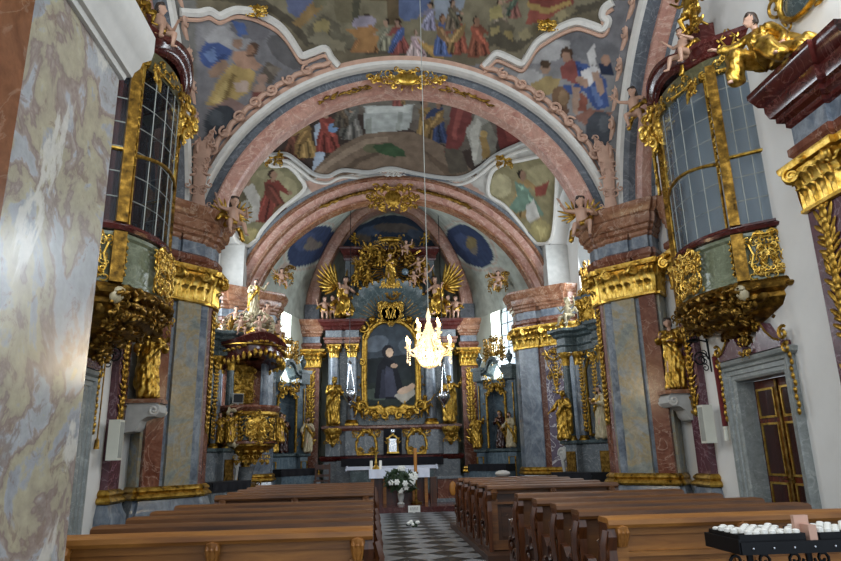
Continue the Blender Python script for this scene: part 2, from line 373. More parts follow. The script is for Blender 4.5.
# floor and altar step
b = MB(); b.box(-7.5, 7.5, -4, 30, -.2, 0); struct(b.build('floor', M['checker'], smooth=False))
b = MB(); b.box(-4.6+SB, 4.6+SB, 19.3, 28.6, 0, .15); b.box(-3.4+SB, 3.4+SB, 23.2, 28.6, .15, .3)
struct(b.build('trim_1', M['dark_red'], smooth=False))
M['grey_stone'] = M['altar_grey']  # second key for the plain grey altar marble
def wall_panel(mb, p0, p1, z0, ztop, m=0, hole=None, n=24, reveal=.45, side=1):
    """upright wall from plan point p0 to p1; hole = (s0, s1, zsill, zspring) with a round head; ztop number or fn(s)"""
    p0 = Vector((*p0,0)); p1 = Vector((*p1,0)); L = (p1-p0).length; d = (p1-p0)/L; nr = Vector((d.y,-d.x,0))*side
    zt = ztop if callable(ztop) else (lambda s: ztop)
    P = lambda s, z, q=0: p0+d*s+Vector((0,0,z))-nr*q
    ss = [L*i/n for i in range(n+1)]
    if hole:
        s0, s1, zs, zp = hole; r = (s1-s0)/2; c = (s0+s1)/2
        ss = [s for s in ss if s <= s0-.01 or s >= s1+.01]+[c-r*math.cos(PI*i/16) for i in range(17)]; ss.sort()
    for a, e in zip(ss, ss[1:]):
        mid = (a+e)/2
        if hole and s0 < mid < s1:
            f = lambda s: zp+math.sqrt(max(0, r*r-(s-c)**2))
            mb.add([P(a,z0),P(e,z0),P(e,zs),P(a,zs)], [(0,1,2,3)], m)
            mb.add([P(a,f(a)),P(e,f(e)),P(e,max(zt(e),f(e))),P(a,max(zt(a),f(a)))], [(0,1,2,3)], m)
            mb.add([P(a,f(a)),P(e,f(e)),P(e,f(e),reveal),P(a,f(a),reveal)], [(0,1,2,3)], m)
        else: mb.add([P(a,z0),P(e,z0),P(e,zt(e)),P(a,zt(a))], [(0,1,2,3)], m)
    if hole:
        for s in (s0,s1): mb.add([P(s,zs),P(s,zp),P(s,zp,reveal),P(s,zs,reveal)], [(0,1,2,3)], m)
        mb.add([P(s0,zs),P(s1,zs),P(s1,zs,reveal),P(s0,zs,reveal)], [(0,1,2,3)], m)
def window_unit(name, p0, p1, hole, depth, side=1):
    p0 = Vector((*p0,0)); p1 = Vector((*p1,0)); d = (p1-p0).normalized(); nr = Vector((d.y,-d.x,0))*side
    s0, s1, zs, zp = hole; r = (s1-s0)/2; c = (s0+s1)/2
    P = lambda s, z, q=depth: p0+d*s+Vector((0,0,z))-nr*q
    out = [P(s0,zs),P(s1,zs)]+[P(c+r*math.cos(PI*i/12), zp+r*math.sin(PI*i/12)) for i in range(13)]
    g = MB(); g.add(out, [tuple(range(len(out)))]); w = struct(g.build(name, M['window_glass'], smooth=False))
    k = MB(); k.tube(out+[out[0]], .045, 4)
    for i in range(1,4):
        s = s0+(s1-s0)*i/4; k.tube([P(s,zs),P(s,zp+math.sqrt(max(0,r*r-(s-c)**2)))], .018, 4)
    z = zs+.45
    while z < zp+r*.9:
        hw = r if z < zp else math.sqrt(max(0,r*r-(z-zp)**2)); k.tube([P(c-hw,z),P(c+hw,z)], .018, 4); z += .5
    k.build('window_frame', M['black_iron'], w); return w
# side walls of the nave with the two door openings
DY0, DY1, DZ = 9.98, 11.47, 2.78
for sg, nm in ((1,'wall_right'),(-1,'wall_left')):
    b = MB()
    for y0, y1, z0, z1 in ((1.5,DY0,0,13),(DY1,15.06,0,13),(DY0,DY1,DZ,13)): b.box(W0, W0+.7, y0, y1, z0, z1)
    struct(b.build(nm, M['plaster'], smooth=False, mir=sg < 0))
# ---- nave vault: a sail vault, i.e. a sphere over the bay
def zN(x, y):
    q = 63.6-x*x-(y-8.4)**2
    return 6.3+math.sqrt(q) if q > 0 and abs(x) <= 5.35 and y <= 14.6 else None
def gridmesh(mb, fn, nu, nv): mb.grid(fn, nu, nv)
b = MB()
def _sp(u, v):
    a, t = math.radians(-84+168*u), math.radians(-50+134*v); d = Vector((math.tan(a),math.tan(t),1)).normalized()*math.sqrt(63.6); return (d.x,8.4+d.y,6.3+d.z)
b.grid(_sp, 480, 360)
def _keep(f):
    x = sum(b.v[i][0] for i in f)/4; y = sum(b.v[i][1] for i in f)/4; return abs(x) < 5.24 and 2.6 < y < 14.47
b.f = [f for f in b.f if _keep(f)]; used = sorted({i for f in b.f for i in f}); mp_ = {o: k for k, o in enumerate(used)}; b.v = [b.v[i] for i in used]; b.f = [[mp_[i] for i in f] for f in b.f]; b.m = [0]*len(b.f)
nave_vault = struct(b.build('ceiling', M['fresco'], recalc=False))
# ---- choir vault
def zC(x, y):
    q = 6.2**2-x*x
    if q <= 0 or not 15.2 <= y <= 22.2: return None
    t = (y-18.85)/3.15
    return 5.45+math.sqrt(q)+max(0,1-t*t)*(.85+1.0*(abs(x)/5.5)**2)
b = MB(); b.grid(lambda u, v: (lambda x, y: (x, y, zC(x,y)))(-5.5*math.cos(PI*(.5+.5*(2*u-1))*.0+0) if False else 5.5*math.sin((2*u-1)*1.08)/math.sin(1.08), 15.3+6.68*v), 260, 130)
choir_vault = struct(b.build('ceiling', M['fresco'], recalc=False))
# ---- choir side walls with tall windows, and the white reveals over them
CW = 6.1
for sg, nm, k in ((1,'wall_choir_right',1),(-1,'wall_choir_left',2)):
    b = MB(); pa, pb = (CW,15.0), (CW,22.3); hole = (1.9,5.45,3.2,7.6)
    wall_panel(b, pa, pb, 0, lambda s: min(10.8, zC(5.5, 15.3+min(max(s-.3,0),6.7))+.1), 0, hole, 30, .6, -1)
    b.grid(lambda u, v: (5.5+.6*u, 15.3+6.68*v, zC(5.5, 15.3+6.68*v)), 1, 60)
    struct(b.build(nm, M['plaster'], mir=sg < 0))
    w = window_unit('window_%d' % k, (sg*CW,15.0), (sg*CW,22.3), hole, .5, -sg)
for sg, k in ((1,20),(-1,21)):
    b = MB(); b.box(5.3,6.15,21.45,22.2,7.1,8.75); struct(b.build('trim_%d' % k, M['stucco_grey'], smooth=False, mir=sg < 0))
# ---- sanctuary: slanted side walls, back wall
def Ccurve(scale=0.0):
    """half outline (x, z) of the sanctuary arch opening, grown outward by scale"""
    base = [(3.03,7.15),(3.02,8.0),(2.90,8.75),(2.44,10.0),(1.80,11.1),(1.02,11.95),(0.0,12.36)]
    out = [(3.6,7.15),(3.6,8.0),(3.46,8.75),(3.0,10.05),(2.28,11.4),(1.32,12.36),(0.0,12.9)]
    return [(a[0]+(o[0]-a[0])*scale, a[1]+(o[1]-a[1])*scale) for a, o in zip(base, out)]
def resample(pts, n):
    P = bez([(x,0,z) for x,z in pts], 12); d = [0]
    for a, e in zip(P, P[1:]): d.append(d[-1]+(e-a).length)
    o = []
    for i in range(n+1):
        t = d[-1]*i/n; k = max(j for j in range(len(d)) if d[j] <= t+1e-9); k = min(k, len(P)-2)
        o.append(P[k].lerp(P[k+1], (t-d[k])/max(1e-9,d[k+1]-d[k])))
    return [(p.x,p.z) for p in o]
def Cfull(scale, n=24):
    h = resample(Ccurve(scale), n); return [(x+SB,z) for x,z in h]+[(-x+SB,z) for x,z in h[-2::-1]]
def Bcurve(R, zc=5.6, n=24, z0=7.15):
    a0 = math.asin((z0-zc)/R); return [(R*math.cos(a0+(PI-2*a0)*i/(2*n)), zc+R*math.sin(a0+(PI-2*a0)*i/(2*n))) for i in range(2*n+1)]
YC = 27.0
for sg, nm, k in ((1,'wall_apse_right',3),(-1,'wall_apse_left',4)):
    b = MB(); pa = (SB*sg+3.6, YC); pb = (5.25, 22.9); L = math.dist(pa,pb); hole = (L*.30,L*.72,4.3,7.0)
    wall_panel(b, pa, pb, 0, 7.2, 0, hole, 20, .6, 1)
    # lunette in front of the window head
    struct(b.build(nm, M['plaster_warm'], mir=sg < 0))
    pa2, pb2 = (sg*pa[0],pa[1]), (sg*pb[0],pb[1]); window_unit('window_%d' % k, pa2, pb2, hole, .5, sg)
co = Cfull(1.0); bi = Bcurve(5.3)
b = MB(); N_ = 48
def loft3(u, v):
    k = u*N_; i = min(int(k), N_-1); f = k-i
    p = [bi[i][j]*(1-f)+bi[i+1][j]*f for j in (0,1)]; q = [co[i][j]*(1-f)+co[i+1][j]*f for j in (0,1)]
    y = 22.9+(YC-22.9)*v; e = v+.25*v*(1-v)
    # the window heads cut up into the vault on both sides
    return (p[0]+(q[0]-p[0])*v, y, p[1]+(q[1]-p[1])*e)
b.grid(loft3, 150, 50); apse_vault = struct(b.build('ceiling', M['fresco'], recalc=False))
# walls of the sanctuary arch plane and behind the high altar
b = MB()
for sg in (1,-1):
    c = [(3.6*sg+SB, 0), (2.98*sg+SB, 0)]
    b.add([(c[0][0],YC,0),(c[1][0],YC,0),(c[1][0],YC,7.2),(c[0][0],YC,7.2)], [(0,1,2,3)])
    b.add([(c[1][0],YC,0),(c[1][0],YC+1.4,0),(c[1][0],YC+1.4,7.2),(c[1][0],YC,7.2)], [(0,1,2,3)])
b.add([(-3.4+SB,28.4,0),(3.4+SB,28.4,0),(3.4+SB,28.4,12.9),(-3.4+SB,28.4,12.9)], [(0,1,2,3)])
struct(b.build('wall_back', M['plaster_warm'], smooth=False))
ci = Cfull(0.0); b = MB()
def loftA(u, v):
    k = u*N_; i = min(int(k), N_-1); f = k-i; q = [ci[i][j]*(1-f)+ci[i+1][j]*f for j in (0,1)]
    s = 1-.17*v*v; return ((q[0]-SB)*s+SB, YC+.4+1.0*v, 7.15+(q[1]-7.15)*s)
b.grid(loftA, 120, 24); apse_soffit = struct(b.build('ceiling', M['fresco'], recalc=False))
# ---- arches
def arch_y(name, prof, zc, mats, z0=7.0, n=64, cx=0):
    """prof: list of (radius, y, material index of the strip that follows)"""
    b = MB()
    for (r0,y0,m), (r1,y1,_) in zip(prof, prof[1:]):
        def fn(u, v):
            r = r0+(r1-r0)*v; y = y0+(y1-y0)*v; s = max(-1,min(1,(z0-zc)/r)); a0 = math.asin(s); a = a0+(PI-2*a0)*u
            return (cx+r*math.cos(a), y, zc+r*math.sin(a))
        if m is not None: b.grid(fn, n, 1, m)
    return struct(b.build(name, mats, ang=25))
arch_mats = [M['stucco'], M['band_grey'], M['salmon'], M['cornice_red'], M['gold_dark'], M['stucco_pink']]
arch_y('trim_2', [(5.75,14.42,5),(5.22,14.4,0),(5.22,14.3,0),(5.18,14.24,0),(5.08,14.24,0),(5.04,14.32,0),(5.02,14.42,1),(5.0,14.48,1),(4.82,14.48,1),(4.81,14.42,2),(4.76,14.4,2),(4.56,14.62,2),(4.52,14.7,2),(4.52,15.05,2),(6.4,15.1,None)], 6.12, arch_mats, 7.1)
arch_y('trim_3', [(6.3,21.95,1),(6.12,21.9,1),(6.0,21.95,1),(5.98,21.85,3),(5.88,21.8,3),(5.86,21.95,2),(5.66,22.05,2),(5.64,21.98,3),(5.56,22.0,3),(5.54,22.2,2),(5.38,22.5,2),(5.36,22.45,3),(5.3,22.5,3),(5.3,22.95,2),(5.9,22.95,None)], 5.6, arch_mats, 7.1)
# sanctuary arch follows its pointed outline
b = MB()
for (s0,y0,m),(s1,y1,_) in zip([(1.02,26.95,2),(.9,26.85,2),(.55,26.8,2),(.1,26.85,3),(0.0,26.9,2),(0,27.45,2)], [(.9,26.85,2),(.55,26.8,2),(.1,26.85,3),(0.0,26.9,2),(0,27.45,2)]):
    A_, B_ = Cfull(s0), Cfull(s1); n = len(A_)
    b.add([(x,y0,z) for x,z in A_]+[(x,y1,z) for x,z in B_], [(i,i+1,n+i+1,n+i) for i in range(n-1)], m)
struct(b.build('trim_4', arch_mats, ang=25))
# dark grey blocks at the feet of the sanctuary arch
b = MB()
for sg in (1,-1): b.box(SB+sg*3.32-.31, SB+sg*3.32+.31, 26.76, 27.3, 7.15, 7.85)
struct(b.build('trim_5', M['band_grey'], smooth=False))
# side arches of the nave bay: white strip, grey and red marble soffit
for sg, nm in ((1,'trim_6'),(-1,'trim_7')):
    b = MB(); pr = [(6.12,5.12,0),(5.98,5.08,0),(5.84,5.12,0),(5.82,5.2,1),(5.72,5.3,1),(5.7,5.46,1),(5.7,5.46,2),(5.6,5.46,2),(5.52,5.55,2),(5.5,5.75,2),(5.46,5.75,1),(5.46,5.88,None)]
    for (r0,x0,m),(r1,x1,_) in zip(pr, pr[1:]):
        b.grid(lambda u, v: (x0+(x1-x0)*v, 8.4+(r0+(r1-r0)*v)*math.cos(PI*u), 6.3+(r0+(r1-r0)*v)*math.sin(PI*u)), 72, 1, m)
    struct(b.build(nm, arch_mats, mir=sg < 0, ang=25))
# solid masonry behind the arches so that no daylight leaks between the vaults
b = MB()
for Y, R, zc in ((15.0,4.5,6.35),(22.4,5.5,5.6)):
    pts = Bcurve(R, zc, 24, 7.0); up = [(x*1.6, z+3.2) for x, z in pts]
    up = [(max(-7.4,min(7.4,x)), z) for x,z in up]
    b.add([(x,Y,z) for x,z in pts]+[(x,Y,z) for x,z in up], [(i,i+1,len(pts)+i+1,len(pts)+i) for i in range(len(pts)-1)])
struct(b.build('wall_above', M['plaster'], smooth=False))
# roof slab over everything keeps the sky out from above
b = MB(); b.box(-7.6, 7.6, 2.4, 29, 15.0, 15.2); struct(b.build('ceiling', M['plaster'], smooth=False))
b = MB()
for sg in (1,-1): b.box(sg*5.88-.03 if sg>0 else -5.91, 5.91 if sg>0 else -5.85, 2.4, 15.6, 12.5, 15.0)
struct(b.build('wall_upper', M['plaster'], smooth=False))
# ================================================================ PIERS AND PILASTERS
def order(name, label, path, mseg, side, group=None, zc0=5.0, zc1=5.75, top=7.15, gar=(), corn=None, over=1.0, mats=None, base=True, trophy=None):
    """a marble support with the parts of the big order: plinth, base, shaft, capital, entablature"""
    mats = mats or [M['grey_marble'], M['red_marble'], M['blue_marble'], M['purple_marble'], M['violet_red'], M['brown_marble']]
    cx = sum(p[0] for p in path)/len(path); cy = sum(p[1] for p in path)/len(path)
    mir = side < 0; t = thing(name, label, 'pier' if 'pier' in name else 'pilaster', (cx*side, cy, 0), group)
    def cap_poly(b, z, d=0):
        o = offset_path(path, d); b.add([(x,y,z) for x,y in o], [tuple(range(len(o)))])
    b = MB(); b.sweep(path, [(.14,0),(.14,.62),(.1,.7),(.06,.84),(.0,.86)]); b.build('plinth', M['blue_marble'], t, mir=mir)
    b = MB(); b.sweep(path, [(.0,.84),(.1,.86),(.13,.9),(.1,.95),(.06,.98),(.09,1.02),(.07,1.06),(.02,1.1),(0,1.1)]); b.build('base', M['gold'], t, mir=mir)
    b = MB(); b.sweep(path, [(0,1.08),(0,zc0)], 0, None, mseg); b.build('shaft', mats, t, smooth=False, mir=mir)
    b = MB(); capital_run(b, path, zc0, zc1); b.build('capital', M['gold_bright'], t, mir=mir, ang=50)
    b = MB(); h = top-zc1
    b.sweep(path, [(.02,zc1),(.03,zc1+.08*h),(.08,zc1+.12*h),(.08,zc1+.2*h),(.0,zc1+.24*h)]); b.build('architrave', M['red_marble'], t, mir=mir)
    b = MB(); b.sweep(path, [(0,zc1+.22*h),(0,zc1+.46*h)]); b.build('frieze', M['blue_marble'], t, smooth=False, mir=mir)
    b = MB(); z = zc1+.44*h; H = h*.56
    prof = [(0,z),(.05,z+.05*H),(.05,z+.14*H),(.14,z+.2*H),(.14,z+.3*H),(.2,z+.34*H),(.24,z+.5*H),(.24,z+.62*H),(.3,z+.66*H),(.38,z+.86*H),(.4,z+.9*H),(.4,z+H),(0,z+H+.02)]
    b.sweep(path, [(d*over,q) for d,q in prof]); cap_poly(b, z+H+.02, 0); b.build('cornice', corn or M['cornice_red'], t, mir=mir)
    for (seg, u, z0, L, w, sd) in gar:
        a = Vector((*path[seg],0)); e = Vector((*path[seg+1],0)); p = a.lerp(e,u); an = math.atan2(e.y-a.y,e.x-a.x)
        b = MB(); garland(b, L, w, sd, T(p.x,p.y,z0,an)); b.build('garland', M['gold'], t, mir=mir, ang=60)
    if trophy:
        a = Vector((*path[trophy[0]],0)); e = Vector((*path[trophy[0]+1],0)); p = a.lerp(e,.5); X = T(p.x,p.y,trophy[1],math.atan2(e.y-a.y,e.x-a.x)); b = MB(); R = random.Random(4)
        for s_ in (1,-1):
            S = X @ Matrix.Diagonal((s_,1,1,1)); b.tube([(.32,-.04,-.1),(.2,-.06,-.35),(.02,-.05,-.45)],.022,5,0,S); b.tube([(.3,-.04,-.12),(.26,-.05,-.6),(.1,-.05,-.9),(.0,-.05,-1.5)],.018,5,0,S)
        garland(b,1.6,.24,8,X,n=13); ornament(b,.8,.5,12,44,X @ T(0,-.02,-.25),0,.8); ornament(b,.5,.5,10,45,X @ T(0,-.02,-.75),0,.8); b.build('trophy',M['gold'],t,mir=mir,ang=60)
    return t
def strips(p0, p1, cuts):
    """break the line p0-p1 into strips: cuts = [(s0, s1, forward offset)] -> path points"""
    p0 = Vector((*p0,0)); p1 = Vector((*p1,0)); d = (p1-p0).normalized(); n = Vector((d.y,-d.x,0)); o = []
    for s0, s1, f in cuts: o += [tuple((p0+d*s0+n*f)[:2]), tuple((p0+d*s1+n*f)[:2])]
    return o
# pier of the first arch: inner face, slanted front of five strips, return to the wall
cA = [(0,.22,.0),(.22,.78,.09),(.78,.9,.0),(.9,1.27,.1),(1.27,1.33,0)]
pathA = [(6.2,15.04),(4.62,15.04),(4.62,14.99),(4.56,14.99),(4.56,14.64),(4.62,14.62)]+strips((4.62,14.52),(5.64,13.44),cA)+[(5.88,13.95)]
msA = [0,0,1,1,1,0, 2, 0,0,0, 2, 1,1,1, 0,0]
for sg, lb in ((1,'tall grey marble pier with red strips and gilded capital, right of the first arch'),(-1,'tall grey marble pier with red strips and gilded capital, left of the first arch')):
    order('marble_pier', lb, pathA, msA[:len(pathA)-1], sg, 'piers of the first arch', gar=((3,.5,4.9,2.7,.34,5),), over=.78)
cB = [(0,.3,.0),(.3,.75,.08),(.75,1.0,.0),(1.0,1.75,.1),(1.75,2.0,0)]
pathB = [(4.3,23.0),(4.3,22.45)]+strips((4.3,22.35),(5.85,21.1),cB)+[(6.1,21.1)]
msB = [2,2,2,2,2,2,1,3,3,3,2,2]
for sg, lb in ((1,'purple and blue marble pier with gilded hanging trophy, right of the second arch'),(-1,'blue marble pier behind the pulpit, left of the second arch')):
    order('marble_pier', lb, pathB, msB[:len(pathB)-1], sg, 'piers of the second arch', zc0=5.15, zc1=5.85, trophy=(8,5.05), over=.85)
# narrow pilasters on the nave walls
for sg, lb in ((1,'narrow purple red wall pilaster between gilded saint and door, right'),(-1,'narrow red brown wall pilaster between door and gilded saint, left')):
    order('nave_pilaster', lb, [(W0+.02,13.15),(W0-.14,13.15),(W0-.14,12.62),(W0+.02,12.62)], [4,4,4], sg, gar=((1,.5,4.4,1.7,.36,3),(1,.5,2.75,.5,.42,4)), over=.4)
order('nave_pilaster', 'violet red wall pilaster with gilded capital and leaf drop, far right edge', [(W0+.02,8.58),(W0-.2,8.58),(W0-.2,7.82),(W0-.12,7.82),(W0-.12,7.0)], [4,4,4,4], 1, gar=((1,.45,5.0,2.0,.44,13),(1,.45,2.75,.6,.5,14)), corn=M['dark_red'], over=.95)
# pilasters either side of the high altar
for sg, lb in ((1,'slim red marble pilaster with gilded drop, right of the high altar'),(-1,'slim red marble pilaster with gilded drop, left of the high altar')):
    pp = [(SB*sg+3.66,27.05),(SB*sg+2.98,27.05)]; pp = [(SB*sg+2.96,27.1),(SB*sg+2.96,26.75),(SB*sg+3.66,26.75),(SB*sg+3.66,27.1)]
    order('sanctuary_pilaster', lb, pp, [1,1,1], sg, 'pilasters beside the high altar', zc0=5.2, zc1=5.9, gar=((1,.5,5.1,2.2,.4,21),(1,.5,2.6,.6,.5,22)), over=.8)
# pale breccia pier close to the camera on the left
t = thing('marble_pier', 'huge pale veined marble pier close by at the left edge', 'pier', (-3.4,3.6,0))
NX, NY = -2.86, 4.62; YR = atx(6,110,-2.86).y
b = MB(); b.prism([(NX,NY),(NX,YR),(NX-1.3,YR),(NX-1.3,NY)], 0, 6.2); b.build('shaft', M['breccia'], t, smooth=False)
b = MB(); b.prism([(NX+.05,YR+.02),(NX+.05,1.6),(NX-1.3,1.6),(NX-1.3,YR+.02)], 0, 6.2); b.build('red_strip', M['brown_marble'], t, smooth=False)
# ================================================================ CARVED FIGURES
def _cap(mb, a, c, r0, r1, m=0):
    a = Vector(a); c = Vector(c); d = c-a; L = d.length
    if L < 1e-5: return mb.ell(a, max(r0,r1), m)
    d /= L; pts = []; rr = []
    for k in (90,60,30): pts.append(a-d*r0*math.sin(math.radians(k))); rr.append(max(.0015, r0*math.cos(math.radians(k))))
    pts += [a, c]; rr += [r0, r1]
    for k in (30,60,90): pts.append(c+d*r1*math.sin(math.radians(k))); rr.append(max(.0015, r1*math.cos(math.radians(k))))
    mb.tube(pts, rr, 10, m)
class Fig:
    def __init__(s): s.mb = MB(); s.pr = []
    def c(s, a, b, r0, r1=None, m=0):
        r1 = r0 if r1 is None else r1; _cap(s.mb, a, b, r0, r1); s.pr.append((tuple(a), tuple(b), r0, r1, m))
    def path(s, pts, r0, r1, m=0):
        n = len(pts)-1
        for i in range(n): s.c(pts[i], pts[i+1], r0+(r1-r0)*i/n, r0+(r1-r0)*(i+1)/n, m)
    def e(s, c, r, m=0):
        s.mb.ell(c, r, 0, None, 12); q = sum(r)/3; s.pr.append((tuple(c), (c[0],c[1],c[2]+.001), q, q, m))
    def head(s, c, k=1.0, turn=0.0, nod=0.0, hair=2, beard=False, flesh=1, veil=None):
        c = Vector(c); R = Matrix.Rotation(turn,3,'Z') @ Matrix.Rotation(nod,3,'X'); P = lambda x,y,z: tuple(c+R @ Vector((x*k,y*k,z*k)))
        s.c(P(0,-.005,-.035), P(0,.01,.045), .07*k, .088*k, flesh)            # face and skull
        s.c(P(0,-.05,-.085), P(0,-.03,-.05), .03*k, .045*k, flesh)            # jaw and chin
        s.c(P(0,-.088,.012), P(0,-.108,-.022), .012*k, .018*k, flesh)         # nose
        s.c(P(-.045,-.072,.03), P(.045,-.072,.03), .016*k, .016*k, flesh)     # brow
        s.c(P(-.02,-.085,-.055), P(.02,-.085,-.055), .011*k, .011*k, flesh)   # mouth
        for q in (-1,1): s.c(P(q*.085,.0,-.015), P(q*.088,.01,.02), .014*k, .016*k, flesh)   # ears
        h = veil if veil is not None else hair
        s.c(P(0,.035,.06), P(0,.05,-.03), .088*k, .08*k, h); s.c(P(-.05,-.015,.085), P(.05,-.015,.085), .05*k, .05*k, h)
        for q in (-1,1): s.c(P(q*.07,.03,.03), P(q*.075,.06,-.09), .035*k, .03*k, h)
        if veil is not None: s.c(P(0,.06,.05), P(0,.09,-.2), .09*k, .12*k, veil)
        if beard: s.c(P(0,-.07,-.08), P(0,-.07,-.16), .045*k, .02*k, hair)
    def hand(s, w, d, k=1.0, m=1):
        w = Vector(w); d = Vector(d).normalized(); sd = d.cross(Vector((0,0,1)))
        sd = sd.normalized() if sd.length > .1 else Vector((1,0,0)); up = sd.cross(d)
        s.c(w, w+d*.07*k, .028*k, .036*k, m)
        for i, (o, L) in enumerate(((-.03,.055),(-.01,.068),(.012,.062),(.032,.048))):
            b_ = w+d*.085*k+sd*o*k; t_ = b_+d*L*.6*k-up*.012*k; s.c(b_, t_, .0105*k, .0095*k, m); s.c(t_, t_+d*L*.4*k-up*.025*k, .0095*k, .008*k, m)
        s.c(w+d*.03*k-sd*.035*k, w+d*.075*k-sd*.065*k, .012*k, .009*k, m)
    def arm(s, sh, el, ha, k=1.0, sleeve=0, flesh=1, bare=False):
        s.c(sh, el, .06*k, .048*k, flesh if bare else sleeve); v = Vector(ha)-Vector(el)
        if bare: s.c(el, ha, .047*k, .03*k, flesh)
        else:
            mid = Vector(el)+v*.62; s.c(sh, el, .07*k, .075*k, sleeve); s.c(el, mid, .068*k, .078*k, sleeve); s.c(mid, ha, .045*k, .032*k, flesh)
        s.hand(ha, v, k, flesh)
    def leg(s, hip, kn, an, toe, k=1.0, m=1):
        s.c(hip, kn, .088*k, .058*k, m); q = Vector(kn).lerp(Vector(an), .3); s.c(kn, q, .056*k, .058*k, m); s.c(q, an, .058*k, .034*k, m); s.c(an, toe, .036*k, .026*k, m)
    def mesh(s, name, voxel=.018, fold=.012, fm=(0,3), seed=0):
        o = s.mb.build(name+'_tmp', [], None, recalc=True); md = o.modifiers.new('r', 'REMESH'); md.mode = 'VOXEL'; md.voxel_size = voxel
        dg = bpy.context.evaluated_depsgraph_get(); dg.update()
        me = bpy.data.meshes.new_from_object(o.evaluated_get(dg)); me.name = name; bpy.data.objects.remove(o)
        bm = bmesh.new(); bm.from_mesh(me)
        bmesh.ops.smooth_vert(bm, verts=bm.verts, factor=.5, use_axis_x=True, use_axis_y=True, use_axis_z=True); bm.to_mesh(me); bm.free()
        n = len(me.vertices); co = np.empty(n*3); me.vertices.foreach_get('co', co); co = co.reshape(-1,3)
        best = np.full(n, 1e9); mt = np.zeros(n, int)
        for a, b, r0, r1, m in s.pr:
            a = np.array(a); d = np.array(b)-a; L2 = max(1e-9, d@d); t = np.clip(((co-a)@d)/L2, 0, 1); q = np.linalg.norm(co-(a+t[:,None]*d), axis=1)-(r0+(r1-r0)*t)
            k = q < best; best[k] = q[k]; mt[k] = m
        nr = np.empty(n*3); me.vertex_normals.foreach_get('vector', nr); nr = nr.reshape(-1,3)
        th = np.arctan2(co[:,1], co[:,0]); ph = seed*1.3
        w = np.sin(th*7+co[:,2]*5+ph)+.7*np.sin(th*13-co[:,2]*9+ph*2)+.6*np.sin(co[:,0]*31+co[:,2]*23+ph)
        co = co+nr*(fold*w*np.isin(mt, fm))[:,None]; me.vertices.foreach_set('co', co.ravel())
        lp = np.empty(len(me.polygons), int); me.polygons.foreach_get('loop_start', lp); vi = np.empty(len(me.loops), int); me.loops.foreach_get('vertex_index', vi)
        pm = mt[vi[lp]]; me.materials.clear()
        for _ in range(4): me.materials.append(None)
        me.polygons.foreach_set('material_index', pm.astype(np.int32)); me.polygons.foreach_set('use_smooth', [True]*len(me.polygons)); me.update(); return me
def saint(seed, kind='hold', beard=True, veil=None):
    R = random.Random(seed); f = Fig(); sw = R.choice((-1,1))*.045; q = 1 if sw > 0 else -1
    f.c((sw,0,.97), (sw*.4,-.01,1.28), .15, .16); f.c((-.13,.01,1.38), (.13,.01,1.38), .085, .085); f.c((0,0,1.42), (0,-.02,1.53), .055, .05, 1)
    f.head((sw*-.4,-.035,1.635), 1.0, R.uniform(-.5,.5), .15, 2, beard, 1, veil)
    for k in (-1,1):
        bent = -.13 if k == -q else -.02
        f.leg((sw+k*.1,0,.93), (sw+k*.12,bent,.5), (k*.11,-.0,.09), (k*.15,-.17,.03))
    for i in range(9):
        a = 2*PI*i/9+.2; rr = .205 if math.sin(a) < 0 else .17
        f.c((sw+.1*math.cos(a),.07*math.sin(a),1.0), (sw*.3+rr*math.cos(a), rr*.85*math.sin(a), .07), .085, .075+R.uniform(-.015,.02))
    f.path([(-.17*q,.02,1.42),(-.06*q,-.17,1.18),(.15*q,-.14,.93),(.23*q,-.02,.66),(.2*q,.05,.3)], .065, .085, 3)
    f.path([(.15,.1,1.4),(.18,.14,.9),(.19,.14,.3)], .075, .1, 3); f.path([(-.15,.1,1.4),(-.18,.14,.9),(-.17,.14,.3)], .075, .1, 3)
    S = lambda k: (k*.2,.0,1.4)
    if kind == 'hold':
        f.arm(S(1), (.3,-.06,1.14), (.12,-.26,1.16)); f.arm(S(-1), (-.31,-.05,1.15), (-.16,-.28,1.3)); f.c((-.1,-.3,1.17), (.14,-.32,1.24), .05, .06, 3)
    elif kind == 'raise':
        f.arm(S(1), (.4,-.06,1.3), (.5,-.2,1.55)); f.arm(S(-1), (-.3,-.06,1.12), (-.14,-.25,1.2)); f.c((-.02,-.3,1.1), (-.04,-.28,1.36), .06, .06, 3)
    elif kind == 'pray':
        f.arm(S(1), (.27,-.12,1.14), (.05,-.3,1.32)); f.arm(S(-1), (-.27,-.12,1.14), (-.05,-.3,1.32))
    else:
        f.arm(S(1), (.36,-.02,1.16), (.42,-.22,1.02)); f.arm(S(-1), (-.3,-.06,1.13), (-.07,-.22,1.28))
    return f.mesh('saint', .019, .013, seed=seed)
